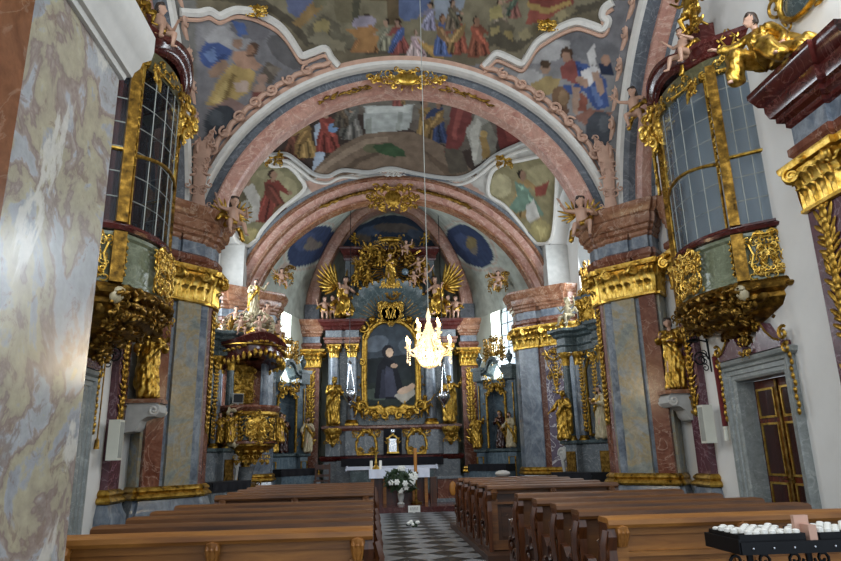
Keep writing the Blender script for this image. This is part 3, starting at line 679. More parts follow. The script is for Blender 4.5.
def putto(seed, pose='sit'):
    R = random.Random(seed); f = Fig(); q = R.choice((-1,1))
    f.c((0,0,.42), (0,-.02,.66), .125, .115, 1); f.c((-.09,0,.7),(.09,0,.7),.06,.06,1); f.c((0,0,.72),(0,-.02,.8),.045,.045,1)
    f.head((0,-.03,.885), .98, R.uniform(-.6,.6), .1, 2, False)
    f.path([(-.13,.05,.4),(.0,-.12,.4),(.15,-.02,.5),(.22,.1,.62),(.3,.1,.5)], .05, .05, 0); f.path([(.13,.08,.4),(-.02,.13,.42),(-.2,.1,.3),(-.24,.08,.12)], .06, .05, 0)
    if pose == 'sit':
        f.leg((.08,-.02,.4),(.14,-.27,.38),(.12,-.25,.13),(.13,-.35,.09),.85); f.leg((-.08,-.02,.4),(-.15,-.26,.34),(-.2,-.3,.1),(-.22,-.39,.07),.85)
        f.arm((q*.14,0,.7),(q*.28,-.06,.58),(q*.2,-.24,.66),.75,0,1,True); f.arm((-q*.14,0,.7),(-q*.3,.02,.74),(-q*.4,-.1,.9),.75,0,1,True)
    elif pose == 'stand':
        f.leg((.07,0,.4),(.1,-.05,.22),(.08,0,.05),(.1,-.1,.02),.85); f.leg((-.07,0,.4),(-.1,-.03,.22),(-.1,.02,.05),(-.13,-.08,.02),.85)
        f.arm((q*.14,0,.7),(q*.27,-.06,.56),(q*.12,-.24,.6),.75,0,1,True); f.arm((-q*.14,0,.7),(-q*.3,-.04,.62),(-q*.36,-.2,.76),.75,0,1,True)
    else:
        f.leg((.07,0,.4),(.14,-.04,.2),(.1,.16,.1),(.1,.24,.06),.85); f.leg((-.07,0,.4),(-.12,-.2,.3),(-.13,-.1,.08),(-.14,-.18,.03),.85)
        f.arm((q*.14,0,.7),(q*.33,-.05,.78),(q*.47,-.1,.95),.75,0,1,True); f.arm((-q*.14,0,.7),(-q*.28,-.08,.6),(-q*.36,-.22,.52),.75,0,1,True)
    return f.mesh('putto', .015, .006, (0,), seed)
def angel(seed, pose='kneel'):
    R = random.Random(seed); f = Fig()
    f.c((0,.02,.62),(0,-.04,.98),.14,.135,0); f.c((0,-.04,.9),(0,-.05,1.05),.13,.13,1 if pose == 'kneel' else 0); f.c((-.12,-.03,1.1),(.12,-.03,1.1),.07,.07,1); f.c((0,-.04,1.12),(0,-.07,1.22),.05,.048,1)
    f.head((0,-.1,1.32), 1.0, .35, .2, 2)
    f.arm((.19,-.03,1.08),(.33,-.2,.98),(.5,-.36,1.04),1,0,1,True); f.arm((-.19,-.03,1.08),(-.26,-.22,.92),(.02,-.36,.98),1,0,1,True)
    f.leg((.1,0,.6),(.16,-.38,.5),(.15,-.34,.1),(.17,-.5,.05)); f.leg((-.1,.02,.58),(-.18,-.18,.2),(-.2,.22,.1),(-.2,.36,.06))
    for i in range(8):
        a = 2*PI*i/8; f.c((.1*math.cos(a),.08*math.sin(a),.66),(.22*math.cos(a)+.02,.26*math.sin(a)-.02,.14),.09,.08)
    f.path([(.1,-.05,.64),(.17,-.36,.54),(.16,-.34,.24)], .12, .1, 0); f.path([(-.1,0,.6),(-.18,-.18,.28),(-.2,.2,.14),(-.24,.42,.1)], .13, .09, 0)
    f.path([(-.15,.1,1.08),(-.28,.2,.8),(-.36,.3,.45)], .07, .1, 3); f.path([(.15,.1,1.08),(.05,.2,.75),(.3,.25,.5)], .07, .08, 3)
    return f.mesh('angel', .02, .014, (0,3), seed)
def reclining(seed):
    """seated figure leaning back on one arm, as on the oratory pediment"""
    f = Fig(); f.c((0,0,.2),(-.05,-.02,.62),.17,.16); f.c((-.2,-.02,.72),(.12,-.02,.74),.085,.085); f.c((-.05,-.02,.76),(-.06,-.06,.88),.055,.052,1)
    f.head((-.08,-.1,.98), 1.05, -.6, .1, 2)
    f.arm((-.22,-.02,.73),(-.42,-.18,.62),(-.6,-.34,.7)); f.arm((.15,-.02,.73),(.34,.02,.5),(.4,-.12,.26))
    f.leg((-.08,-.05,.2),(-.2,-.46,.28),(-.22,-.5,-.14),(-.24,-.64,-.2),1.1); f.leg((.1,-.05,.2),(.3,-.42,.2),(.5,-.5,-.1),(.58,-.62,-.16),1.1)
    f.path([(-.08,-.05,.22),(-.2,-.45,.3),(-.22,-.48,-.1)], .15, .13, 0); f.path([(.1,-.02,.2),(.3,-.4,.22),(.5,-.44,-.08)], .16, .14, 0); f.path([(.15,.05,.15),(.45,-.1,.1),(.7,-.2,-.08)], .14, .12, 0)
    f.path([(.16,.1,.7),(.3,.15,.4),(.55,.05,.2),(.75,-.05,.1)], .1, .14, 3); f.path([(-.16,.08,.76),(.02,-.18,.56),(.2,-.2,.35)], .08, .08, 3)
    return f.mesh('reclining', .022, .018, (0,3), seed)
def wing_mb(mb, k, s=1.0, n=9, m=0, base=(0,.1,1.05), spread=1.0):
    bx, by, bz = base
    for i in range(n):
        t = i/(n-1); a = (1.35-1.9*t)*spread; L = (.55+.35*math.sin(PI*(1-t)*.8))*s
        c = (k*(bx+.08+math.cos(a)*L*.55), by+.06+.05*t, bz+math.sin(a)*L*.55+.1*s)
        mb.ell(c, (.06*s,.02,L*.55), m, None, 8, Matrix.Rotation(k*(PI/2-a),3,'Y'))
    for i in range(4): mb.ell((k*(bx+.1+.09*i*s),by+.03,bz+.12*s+.1*i*s), (.07*s,.04,.12*s), m, None, 8, Matrix.Rotation(k*.5,3,'Y'))
FIG = {}
def figmesh(kind, seed, arg=None):
    key = (kind, seed, arg)
    if key not in FIG: FIG[key] = {'saint': lambda: saint(seed, arg or 'hold', seed % 2 == 0, 3 if seed == 9 else None), 'putto': lambda: putto(seed, arg or 'sit'), 'angel': lambda: angel(seed), 'reclining': lambda: reclining(seed)}[kind]()
    return FIG[key]
GOLDSET = ['gold','gold','gold_dark','gold']; FLESHSET = ['gold','flesh','hair','gold']; SAINTSET = ['gold','flesh','hair','gold_bright']; IVORYSET = ['ivory','flesh','hair','gold']
def figure(kind, name, label, cat, loc, rz=0, s=1.0, mats=GOLDSET, seed=1, arg=None, group=None, wings=None, flip=False, tilt=(0,0)):
    if wings:
        t = thing(name, label, cat, loc, group); o = bpy.data.objects.new('body', figmesh(kind, seed, arg)); col.objects.link(o); o.parent = t
    else:
        t = o = bpy.data.objects.new(name, figmesh(kind, seed, arg)); col.objects.link(o); o.location = loc; tag(o, label, cat, group)
    t.rotation_euler = (tilt[0],tilt[1],rz); t.scale = (-s if flip else s, s, s)
    for i, m in enumerate(mats):
        o.material_slots[i].link = 'OBJECT'; o.material_slots[i].material = M[m]
    if wings:
        for k in (1,-1):
            key = ('wing', kind, k)
            if key not in FIG:
                b = MB(); 
                if kind == 'putto': wing_mb(b, k, .42, 7, 0, (.02,.08,.62))
                else: wing_mb(b, k, 1.0, 10, 0, (.06,.1,1.0))
                q = b.build('wing', M['gold'], None); FIG[key] = q.data; bpy.data.objects.remove(q)
            w_ = bpy.data.objects.new('wing', FIG[key]); col.objects.link(w_); w_.parent = t; w_.material_slots[0].link = 'OBJECT'; w_.material_slots[0].material = M[wings]
    return t
# ================================================================ ORATORIES
def curve_plan(pts, n=5): return [(p.x,p.y) for p in bez([(x,y,0) for x,y in pts], n)]
OY = 11.1
PF = [(W0+.02,OY+1.6),(5.2,OY+1.06)]                       # far side (wall -> far post)
FR = curve_plan([(5.12,OY+.95),(4.93,OY+.5),(4.87,OY),(4.93,OY-.5),(5.12,OY-.95)], 4)   # bowed front
PN = [(5.2,OY-1.06),(W0+.02,OY-1.6)]                       # near side
PLAN = PF+FR+PN
def seg_frame(a, e):
    a = Vector((*a,0)); e = Vector((*e,0)); return a, e, math.atan2(e.y-a.y,e.x-a.x), (e-a).length
def oratory(sg, label, shift, kind):
    t = thing('oratory', label, 'balcony', (sg*5.4+shift[0], OY+shift[1], 3.2), 'glazed oratories on the nave walls')
    plan = [(W0+.45 if i in (0,len(PLAN)-1) else x, y) for i,(x,y) in enumerate(PLAN)] if sg < 0 else PLAN
    B = lambda b, n, m, **k: b.build(n, m, k.pop('parent', t), mir=sg < 0, shift=shift, **k)
    Z0, Z1, ZG, ZT = 4.28, 5.12, 8.2, 8.6
    # corbel: the plan shrinks down to a tip on the wall
    b = MB(); lv = [(1.06,4.28),(1.1,4.2),(1.08,4.12),(.98,4.06),(1.0,3.98),(.92,3.84),(.68,3.72),(.44,3.62),(.27,3.55),(.22,3.5),(.2,3.44),(.14,3.36),(.02,3.28)]; vs = []; n = len(plan)
    for k, z in lv: vs += [(W0+(x-W0)*k if x < W0 else x, OY+(y-OY)*k, z) for x,y in plan]
    b.add(vs, [(j*n+i,j*n+i+1,(j+1)*n+i+1,(j+1)*n+i) for j in range(len(lv)-1) for i in range(n-1)])
    cb = B(b, 'corbel', M['corbel_gold'])
    b = MB(); R = random.Random(3)
    for i in range(330):
        u = R.random(); z = R.choice((4.16,4.0,3.86,3.72,3.6,3.46)); k = np.interp(z, [q[1] for q in lv][::-1], [q[0] for q in lv][::-1])+.02
        q = u*(n-1); j = min(int(q), n-2); f = q-j; x = plan[j][0]*(1-f)+plan[j+1][0]*f; y = plan[j][1]*(1-f)+plan[j+1][1]*f
        x = W0+(x-W0)*k; y = OY+(y-OY)*k
        if x > W0: continue
        b.ell((x,y,z+R.uniform(-.05,.05)), (R.uniform(.05,.1),R.uniform(.07,.15),R.uniform(.03,.06)), 0, None, 6, Matrix.Rotation(R.uniform(-1,1),3,'X'))
    for j in (1,2,len(plan)//2,n-3,n-2):
        x, y = plan[j]; ornament(b, .5, .45, 9, 40+j, T(W0+(x-W0)*.98,OY+(y-OY)*.98,3.95, -PI/2+(PI/3 if j < 3 else -PI/3 if j > n-4 else 0)), 0, 1.3)
    b.sweep(plan, [(.07,4.16),(.12,4.2),(.1,4.26),(.05,4.28)])
    for i in range(16): b.ell((W0-.14+.1*math.sin(i*2),OY+.1*math.cos(i*2.6),3.5-.018*i), .055, 0, None, 6)
    B(b, 'corbel_ornament', M['gold_dark'], parent=cb, ang=60)
    # masks under the posts
    for j in (1,n-2):
        b = MB(); x, y = plan[j]; b.ell((x-.06,y,4.08), (.1,.1,.13), 0, None, 10); b.ell((x-.15,y,4.06), (.03,.025,.04)); b.ell((x-.1,y,4.16),(.1,.11,.07)); B(b, 'mask', M['ivory'], parent=cb)
    # parapet, sill
    b = MB(); b.sweep(plan, [(.03,Z0),(.03,Z0+.08),(0,Z0+.1),(0,Z1-.1),(.04,Z1-.06),(.04,Z1)]); B(b, 'parapet', M['sage'])
    b = MB(); b.sweep(plan, [(0,Z1),(.1,Z1+.02),(.12,Z1+.07),(.06,Z1+.12),(.06,Z1+.16),(-.08,Z1+.17)]); B(b, 'sill', M['dark_red'])
    # gilded panels of the parapet
    def panel(a, e, w, h, seed, y=.03):
        b = MB(); a, e, an, L = seg_frame(a, e); p = a.lerp(e,.5); X = T(p.x,p.y,(Z0+Z1)/2+.01,an) @ T(0,-y,0)
        for zz in (-h/2,h/2): b.tube([(-w*.38,0,zz*.8),(-w*.3,-.03,zz),(0,-.04,zz*.9),(w*.3,-.03,zz),(w*.38,0,zz*.8)], .022, 5, 0, X)
        for xx in (-w/2,w/2): b.tube([(xx*.8,0,-h*.4),(xx,-.03,-h*.25),(xx*.8,-.04,0),(xx,-.03,h*.25),(xx*.8,0,h*.4)], .022, 5, 0, X)
        ornament(b, w*1.05, h*1.05, 46, seed, X, 0, .8); ornament(b, w*.6, h*.95, 18, seed+1, X, 0, .9)
        B(b, 'gilded_panel', M['gold_bright'], ang=60)
    m = len(FR)//2
    panel(PN[0], PN[1], .56, .74, 61); panel(PF[0], PF[1], .56, .74, 62); panel((FR[m-3][0],FR[m-3][1]), (FR[m+3][0],FR[m+3][1]), .95, .78, 63, .1)
    # posts
    for j, nm in ((1,1),(n-2,-1),(0,2),(n-1,-2)):
        x, y = plan[j]; x = min(x, W0-.04); r = .14 if abs(nm) == 1 else .07
        if abs(nm) == 2: y -= .07*np.sign(nm)
        else: x -= .01
        an = -PI/2+(.55 if nm > 0 else -.55)*(1 if abs(nm) == 1 else 1.6)
        b = MB(); X = T(x,y,0,an); b.box(-r,r,-r*.7,r*.7,Z0,Z1-.02,0,X); b.box(-r*.8,r*.8,-r*.6,r*.6,Z1+.15,ZG+.2,0,X); p = B(b, 'post', M['corbel_gold'], smooth=False)
        if abs(nm) == 1:
            b = MB(); garland(b, .66, .16, 9, X @ T(0,-r*.7,Z1-.08)); B(b, 'post_ornament', M['gold'], parent=p, ang=60); b = MB(); garland(b, 1.5, .13, 5, X @ T(0,-r*.6,ZG-.45), n=12); b.box(-.09,.09,-.11,-.05,ZG-.42,ZG,0,X)
            for k in range(4): b.tube([(-.06+.04*k,-.125,ZG-.36),(-.06+.04*k,-.125,ZG-.05)], .014, 5, 0, X)
            volute(b, .09, .1, X @ T(0,-.12,ZG+.05,PI/2)); B(b, 'post_ornament', M['gold'], parent=p, ang=60)
    # glazing
    def pane(path, nv, zmid=6.55, arch=0):
        b = MB(); k = len(path); g = MB()
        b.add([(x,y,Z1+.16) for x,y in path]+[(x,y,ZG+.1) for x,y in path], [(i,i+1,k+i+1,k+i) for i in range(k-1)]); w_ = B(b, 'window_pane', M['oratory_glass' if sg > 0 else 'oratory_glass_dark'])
        d = [0]
        for a, e in zip(path, path[1:]): d.append(d[-1]+math.dist(a,e))
        def at_s(s): return tuple(np.interp(s*d[-1], d, [q[i] for q in path]) for i in (0,1))
        for i in range(1,nv):
            x, y = at_s(i/nv); g.tube([(x,y,Z1+.16),(x,y,ZG+.1)], .011, 4)
        for i in range(1,7):
            z = Z1+.16+(ZG-Z1)*i/7; g.tube([(*at_s(j/6),z) for j in range(7)], .011, 4)
        B(g, 'lead_bars', M['grille'], parent=w_)
        f = MB(); op = offset_path(path,.015); f.tube([(*op[i],zmid+arch*math.sin(PI*i/(k-1))) for i in range(k)], .034, 6)
        for q in (0,-1):
            f.tube([(*op[q],Z1+.16),(*op[q],ZG+.05)], .026, 5)
        B(f, 'gilded_frame', M['gold'], parent=w_)
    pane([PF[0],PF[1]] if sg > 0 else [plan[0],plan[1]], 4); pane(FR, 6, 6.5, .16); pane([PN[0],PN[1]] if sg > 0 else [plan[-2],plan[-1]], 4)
    # curtains inside
    b = MB(); b.grid(lambda u, v: (5.4+.05*math.sin(u*60), OY-1.2+1.1*u, Z1+2.7*v), 90, 1)
    if sg < 0: B(b, 'curtain', M['curtain']); b = MB(); b.box(W0-.06,W0-.03,OY-1.5,OY+1.5,Z1,ZG); B(b,'dark_backing',M['door_panel'],smooth=False)  # added dark sheet stands in for the unlit room behind the left panes
    # head and cornice
    b = MB(); b.sweep(plan, [(0,ZG),(.02,ZG+.02),(.02,ZT)]); fz = B(b, 'frieze', M['olive'], smooth=False)
    for a_, e_ in ((PN[0],PN[1]),(FR[4],FR[8]),(FR[9],FR[14])):
        a2, e2, an, L = seg_frame(a_, e_); q = a2.lerp(e2,.5); b = MB(); X = T(q.x,q.y,(ZG+ZT)/2,an) @ T(0,-.06,0); b.tube([(-L*.45,0,-.12),(0,-.02,-.16),(L*.45,0,-.12)],.025,5,0,X); ornament(b,L*.9,.34,14,77,X,0,1.2); B(b,'frieze_ornament',M['gold'],parent=fz,ang=60)
    b = MB(); rows = []; prof = [(.0,ZT-.02),(.06,ZT+.02),(.06,ZT+.07),(.12,ZT+.12),(.14,ZT+.18),(.2,ZT+.23),(.21,ZT+.31),(.1,ZT+.36),(-.35,ZT+.42)]; dense = []
    for i in range(n-1):
        for k in range(4 if i in (0,n-2) else 1): dense.append((plan[i][0]+(plan[i+1][0]-plan[i][0])*k/(4 if i in (0,n-2) else 1), plan[i][1]+(plan[i+1][1]-plan[i][1])*k/(4 if i in (0,n-2) else 1)))
    dense.append(plan[-1]); vs = []
    for d, z in prof: vs += [(x,y,z+.2*max(0,1-((q[1]-OY)/.75)**2)) for (x,y), q in zip(offset_path(dense,d), dense)]
    nn = len(dense); b.add(vs, [(j*nn+i,j*nn+i+1,(j+1)*nn+i+1,(j+1)*nn+i) for j in range(len(prof)-1) for i in range(nn-1)]); B(b, 'cornice', M['dark_red'])
    b = MB(); b.prism([(x,y) for x,y in plan], ZT+.3, ZT+.42); b.prism([(W0,OY+.75),(5.4,OY+.6),(5.25,OY),(5.4,OY-.6),(W0,OY-.75)], ZT+.4, ZT+1.1); B(b, 'attic', M['dark_red'], smooth=False)
    # gilded crest: mirror cartouche over the far post, monogram over the near face
    b = MB(); x, y = FR[2]; X = T(x-.05,y,ZG+.05,-PI/2+.25); cartouche(b, .9, .95, 17, X, 0, 22); B(b, 'crest', M['gold_bright'], ang=60); b = MB(); b.tube([(.05,-.03,-.1),(.12,-.03,-.7),(.08,-.03,-1.5)],.03,5,0,X); ornament(b, .5, 1.6, 16, 18, X @ T(.1,0,-.75), 0, 1.1, False)
    B(b, 'leaf_drop', M['gold_bright'], ang=60)
    b = MB(); p = Vector((*PN[0],0)).lerp(Vector((*PN[1],0)),.45); an = math.atan2(PN[1][1]-PN[0][1],PN[1][0]-PN[0][0]); X = T(p.x,p.y,ZT+.12,an) @ T(0,-.14,0)
    for s_ in (1,-1):
        S = X @ Matrix.Diagonal((s_,1,1,1)); b.tube([(q[0],-.03,q[2]) for q in scroll_pts((.09,.12),.1,-1,1.2)], .02, 5, 0, S); b.tube([(.0,-.04,-.2),(.12,-.05,.05),(.02,-.05,.24)], .018, 5, 0, S); b.tube([(q[0],-.03,q[2]) for q in scroll_pts((.1,-.1),.09,1,-1.2)], .02, 5, 0, S)
    ornament(b, .5, .2, 10, 71, X @ T(0,0,-.3), 0, 1.2); B(b, 'monogram', M['gold_bright'], ang=60)
    b = MB(); x, y = FR[-3]; X = T(x-.05,y,ZG-.12,-PI/2-.2)
    for s_ in (1,-1):
        S = X @ Matrix.Diagonal((s_,1,1,1)); b.tube([(.03,-.04,.1),(.12,-.06,.02),(.2,-.05,-.12),(.26,-.03,-.02)], [.03,.04,.03,.02], 6, 0, S)
    ornament(b, .55, .4, 12, 72, X, 0, 1.2); B(b, 'leaf_ornament', M['gold_bright'], ang=60)
    return t
oratory(1, 'glazed oratory balcony with blue grey panes above the right door', (.2,0,0), 'r')
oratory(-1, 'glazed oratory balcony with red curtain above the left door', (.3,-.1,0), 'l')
# figures on and beside the oratories
def fx(px, py, X): q = atx(px,py,X); return (q.x,q.y,q.z)
figure('reclining','gilded_statue','large gilded reclining angel on top of the right oratory','statue',fx(768,72,5.35),-PI/2+.35,.98,['gold','flesh','hair','gold_bright'],3,None,None,None)
figure('putto','putto_figure','pale putto seated on the cornice of the right oratory','statue',fx(688,72,5.1),-PI/2+.3,.95,FLESHSET,5,'sit')
figure('putto','putto_figure','pale putto clinging to the outer side of the right oratory','statue',fx(637,128,5.0),-PI/2+.6,1.0,FLESHSET,6,'fly')
figure('putto','putto_figure','pale putto seated on the cornice of the left oratory','statue',fx(156,52,-4.75),PI/2-.5,1.0,FLESHSET,7,'sit')
figure('putto','putto_figure','small gilded putto high over the right oratory','statue',fx(694,30,5.2),-PI/2,.95,GOLDSET,8,'fly')
figure('putto','putto_figure','gilded putto with leaves high over the left oratory','statue',fx(136,24,-4.9),PI/2,.9,GOLDSET,8,'sit')
def carving(name, label, w, h, n, seed, X, mat='gold', cat='ornament', group=None, fill=None, sym=True, cart=False):
    p = X.to_translation(); t = MB()
    if cart: cartouche(t, w, h, seed, X, 0, n)
    else:
        ornament(t, w, h, n, seed, X, 0, 1.3, sym, fill); t.tube([(.02,-.02,h*.48),(-.05,-.03,h*.15),(.05,-.03,-.15*h),(0,-.02,-h*.48)], .04, 5, 0, X); t.tube([(-w*.46,-.02,0),(0,-.03,.02),(w*.46,-.02,0)], .03, 5, 0, X)
    o = tag(t.build(name, M[mat], None, ang=60), label, cat, group); return recenter(o, p)
carving('gilded_festoon','gilded hanging festoon down the outer edge of the right oratory',.5,2.2,34,91,T(*fx(655,150,5.25),-PI/2-.6),'gold_bright',sym=False)
carving('gilded_festoon','gilded hanging festoon down the outer edge of the left oratory',.5,2.2,34,92,T(*fx(176,130,-4.85),PI/2+.6),'gold_bright',sym=False)
carving('gilded_ornament','bunch of gilded foliage at the top edge above the left oratory',.9,1.2,40,93,T(*fx(134,8,-4.8),PI/2),'gold_dark')
carving('gilded_ornament','bunch of gilded foliage at the top edge above the right oratory',.7,1.1,34,94,T(*fx(690,8,5.2),-PI/2),'gold')
# gilded picture ornament at the upper right edge
b = MB(); X = atx(802,-9,W0-.05); X = T(X.x,X.y,X.z,-PI/2)
b.tube([(.5*math.cos(a*PI/8),-.04,.38*math.sin(a*PI/8)) for a in range(17)], .05, 6, 0, X); ornament(b, 1.2, .9, 16, 96, X, 0, .8, False, lambda u, v: u*u+v*v > .75)
o = tag(b.build('wall_ornament', M['gold'], None, ang=60), 'gilded oval wall frame cut off by the upper right edge', 'frame'); recenter(o, X.to_translation())
b = MB(); b.ell((0,.0,0),(.45,.03,.34),0,X,14); q = b.build('mirror_panel', M['altar_green'], None); recenter(q, X.to_translation()); q.location = (0,0,0); q.parent = o
# ================================================================ DOORS
def door(sg, n, label, shift=0):
    dy = shift; d = struct(MB().box(W0+.28, W0+.33, DY0+.05+dy, DY1-.05+dy, .02, DZ-.03, 0).build('door_%d' % n, M['door_wood'], smooth=False, mir=sg < 0)); d['label'] = label; d['category'] = 'door'
    B = lambda b, nm, m, par=d, **k: b.build(nm, m, par, mir=sg < 0, **k)
    for k in range(2):
        y0 = DY0+.05+dy+k*(DY1-DY0-.1)/2; y1 = y0+(DY1-DY0-.1)/2; b = MB(); x = W0+.26
        b.box(x, x+.05, y0+.012, y1-.012, .03, DZ-.04); lf = B(b, 'leaf', M['door_wood'], smooth=False)
        for z0, z1 in ((.18,.98),(1.12,1.98),(2.1,2.58)):
            p = MB(); p.box(x-.015, x+.01, y0+.12, y1-.12, z0, z1); B(p, 'panel', M['door_panel'], lf, smooth=False)
            g = MB()
            for yy in (y0+.11,y1-.11): g.box(x-.03,x,yy-.016,yy+.016,z0-.02,z1+.02)
            for zz in (z0,z1): g.box(x-.03,x,y0+.11,y1-.11,zz-.018,zz+.018)
            B(g, 'gilded_moulding', M['gold_bright'], lf, smooth=False)
        h = MB(); yh = y1-.05 if k == 0 else y0+.05; h.box(x-.02,x,yh-.025,yh+.025,1.0,1.12); h.tube([(x-.02,yh,1.06),(x-.07,yh,1.06),(x-.07,yh+(-.1 if k == 0 else .1),1.06)], .012, 5); B(h, 'door_handle', M['gold_dark'], lf)
    b = MB(); b.box(x-.03,x+.02,(DY0+DY1)/2+dy-.03,(DY0+DY1)/2+dy+.03,.03,DZ-.05); B(b, 'meeting_stile', M['gold_dark'], smooth=False)
    # stone frame with reveal
    b = MB(); a0, a1 = DY0+dy, DY1+dy
    pth = [(a1,0),(a1,DZ),(a0,DZ),(a0,0)]
    prof = [(.36,-.45),(.36,.0),(.0,.0)]
    o = offset_path(pth, 0)
    def ring(off, xx):
        return [(xx,a1+off,0),(xx,a1+off,DZ+off),(xx,a0-off,DZ+off),(xx,a0-off,0)]
    pr = [(-.02,W0+.31),(-.02,W0-.04),(.02,W0-.07),(.08,W0-.07),(.09,W0-.1),(.17,W0-.1),(.18,W0-.14),(.23,W0-.15),(.25,W0-.1),(.25,W0+.02)]; vs = []
    for off, xx in pr: vs += ring(off, xx)
    b.add(vs, [(j*4+i,j*4+i+1,(j+1)*4+i+1,(j+1)*4+i) for j in range(len(pr)-1) for i in range(3)])
    b.sweep([(W0,a1+.28),(W0-.1,a1+.28),(W0-.1,a0-.28),(W0,a0-.28)], [(0,DZ+.24),(.06,DZ+.28),(.08,DZ+.35),(.0,DZ+.38)])
    B(b, 'door_frame', M['door_stone'], ang=25)
    # broken scroll pediment
    b = MB(); X = T(W0-.1,(a0+a1)/2,DZ+.37,-PI/2)
    for s_ in (1,-1):
        S = X @ Matrix.Diagonal((s_,1,1,1))
        b.slab([(.12,0),(.95,0),(.95,.1),(.8,.14),(.62,.3),(.5,.46),(.38,.5),(.3,.42),(.36,.34),(.28,.2),(.14,.16)], -.08, .1, 0, S)
    B(b, 'pediment', M['violet_red'], smooth=False)
    b = MB()
    for s_ in (1,-1):
        S = X @ Matrix.Diagonal((s_,1,1,1)); b.tube([(q[0],-.1,q[2]) for q in scroll_pts((.38,.42),.1,0,1.3)], .03, 6, 0, S); b.tube([(.95,-.1,.1),(.8,-.1,.15),(.62,-.1,.31),(.5,-.1,.47)], .02, 5, 0, S)
        for (cx,cz,r) in ((1.02,.2,.12),(1.04,-.04,.09)): b.tube([(q[0],-.06,q[2]) for q in scroll_pts((cx,cz),r,1,1.2)], .03, 5, 0, S)
        for i in range(9): b.ell((1.06+.02*math.sin(i*2),-.03,-.16-.11*i), (.035,.03,.06), 0, S, 6)
    ornament(b, .3, .5, 10, 33, X @ T(0,-.1,.1), 0, 1.4); B(b, 'pediment_ornament', M['gold'], ang=60)
door(1, 1, 'red brown panelled double door with gilded mouldings in grey stone frame, right')
door(-1, 2, 'red brown panelled door in grey stone frame, half hidden by the left pier')
# ================================================================ SAINTS ON BRACKETS, SCONCES, LOUDSPEAKERS
def bracket(sg, label, y, x, z):
    t = thing('wall_bracket', label, 'bracket', (sg*W0, y, z-.75), 'marble brackets under the nave saints'); B = lambda b, n, m, **k: b.build(n, m, t, mir=sg < 0, **k)
    b = MB(); b.prism([(W0,y-.3),(x-.28,y-.3),(x-.34,y-.2),(x-.34,y+.2),(x-.28,y+.3),(W0,y+.3)], z-.08, z); B(b, 'shelf', M['cornice_red'], smooth=False)
    b = MB(); X = T(0,y,0); prof = [(W0,z-.08),(x-.26,z-.08),(x-.32,z-.16),(x-.32,z-.26),(x-.24,z-.34),(x-.1,z-.34),(x+.02,z-.42),(x+.06,z-.55),(x+.12,z-.62),(W0,z-.66)]
    b.add([(q[0],y-.24,q[1]) for q in prof]+[(q[0],y+.24,q[1]) for q in prof], [tuple(range(len(prof))),tuple(range(2*len(prof)-1,len(prof)-1,-1))]+[(i,(i+1)%len(prof),len(prof)+(i+1)%len(prof),len(prof)+i) for i in range(len(prof))])
    B(b, 'console', M['stucco_grey'], smooth=True, ang=30)
    for s_ in (-1,1): b = MB(); b.tube([(q[0]+x-.22,y+s_*.25,q[2]+z-.22) for q in scroll_pts((0,0),.1,PI,1.4)], .025, 6); B(b, 'scroll', M['stucco'])
for sg, lb, sl in ((1,'white marble bracket under the gilded saint on the right wall','gilded saint with dark hair and open book on right wall bracket'),(-1,'white marble bracket under the gilded saint on the left wall','gilded robed saint on left wall bracket beside the pier')):
    sx, sy, sz = 5.56, 13.3, 2.78
    if sg < 0: sx, sy = 5.4, 13.4
    bracket(sg, lb, sy, sx, sz)
    figure('saint','gilded_saint',sl,'statue',(sg*sx,sy,sz+.02),-sg*.75,.88,SAINTSET if sg > 0 else GOLDSET,11 if sg > 0 else 12,'hold' if sg > 0 else 'chest',flip=sg < 0)
def sconce(sg, label, y, z):
    t = thing('lantern_bracket', label, 'lantern', (sg*W0,y,z)); x = W0; b = MB(); B = lambda b, n, m, **k: b.build(n, m, t, mir=sg < 0, **k)
    b.tube([(x,y,z-.5),(x-.03,y,z+.35)], .02, 5); b.tube([(q[0]+x-.2,y,q[2]+z-.25) for q in scroll_pts((0,0),.17,0,1.5)], .018, 5); b.tube([(x,y,z+.1),(x-.25,y,z+.16),(x-.42,y,z+.02)], .018, 5)
    for k in range(3): b.tube([(q[0]+x-.12,y,q[2]+z-.42+.14*k) for q in scroll_pts((0,0),.08,2,1.2,10,1 if k % 2 else -1)], .012, 4)
    B(b, 'arm', M['black_iron'])
    b = MB(); X = T(x-.32,y,z)
    for i in range(6):
        a = i*PI/3; b.tube([(.1*math.cos(a),.1*math.sin(a),.12),(.13*math.cos(a),.13*math.sin(a),.5),(.0,0,.68)], .014, 4, 0, X)
    b.lathe([(.11,.1),(.13,.13),(.12,.15)], 8, 0, X); b.lathe([(.14,.48),(.15,.52),(.03,.64),(.02,.8)], 8, 0, X); b.ell((0,0,.84),.04,0,X,6); B(b, 'cage', M['black_iron'])
sconce(1, 'black wrought iron lantern bracket above the red bell pull', 12.32, 3.55); sconce(-1, 'black wrought iron lantern bracket beside the left door', 12.15, 3.75)
def loudspeaker(sg, label, y, z):
    b = MB(); b.box(W0-.36,W0-.16,y-.11,y+.11,z,z+.72); t = tag(b.build('column_loudspeaker', M['cream'], None, smooth=False, mir=sg < 0), label, 'loudspeaker', 'column loudspeakers on the nave pilasters'); recenter(t, (sg*(W0-.26),y,z))
    g = MB(); g.box(-.105*1,-.09,-.085,.085,.04,.68) if sg > 0 else g.box(.09,.105,-.085,.085,.04,.68); ORG[t.name] = (0,0,0); g.build('grille', M['grille'], t, smooth=False)
loudspeaker(1,'slim cream column loudspeaker on the right pilaster',atx(707,425,W0-.26).y,atx(712,443,W0-.26).z); loudspeaker(-1,'slim cream column loudspeaker on the left pilaster',12.45,1.62)
BY = atx(722,410,W0-.12).y
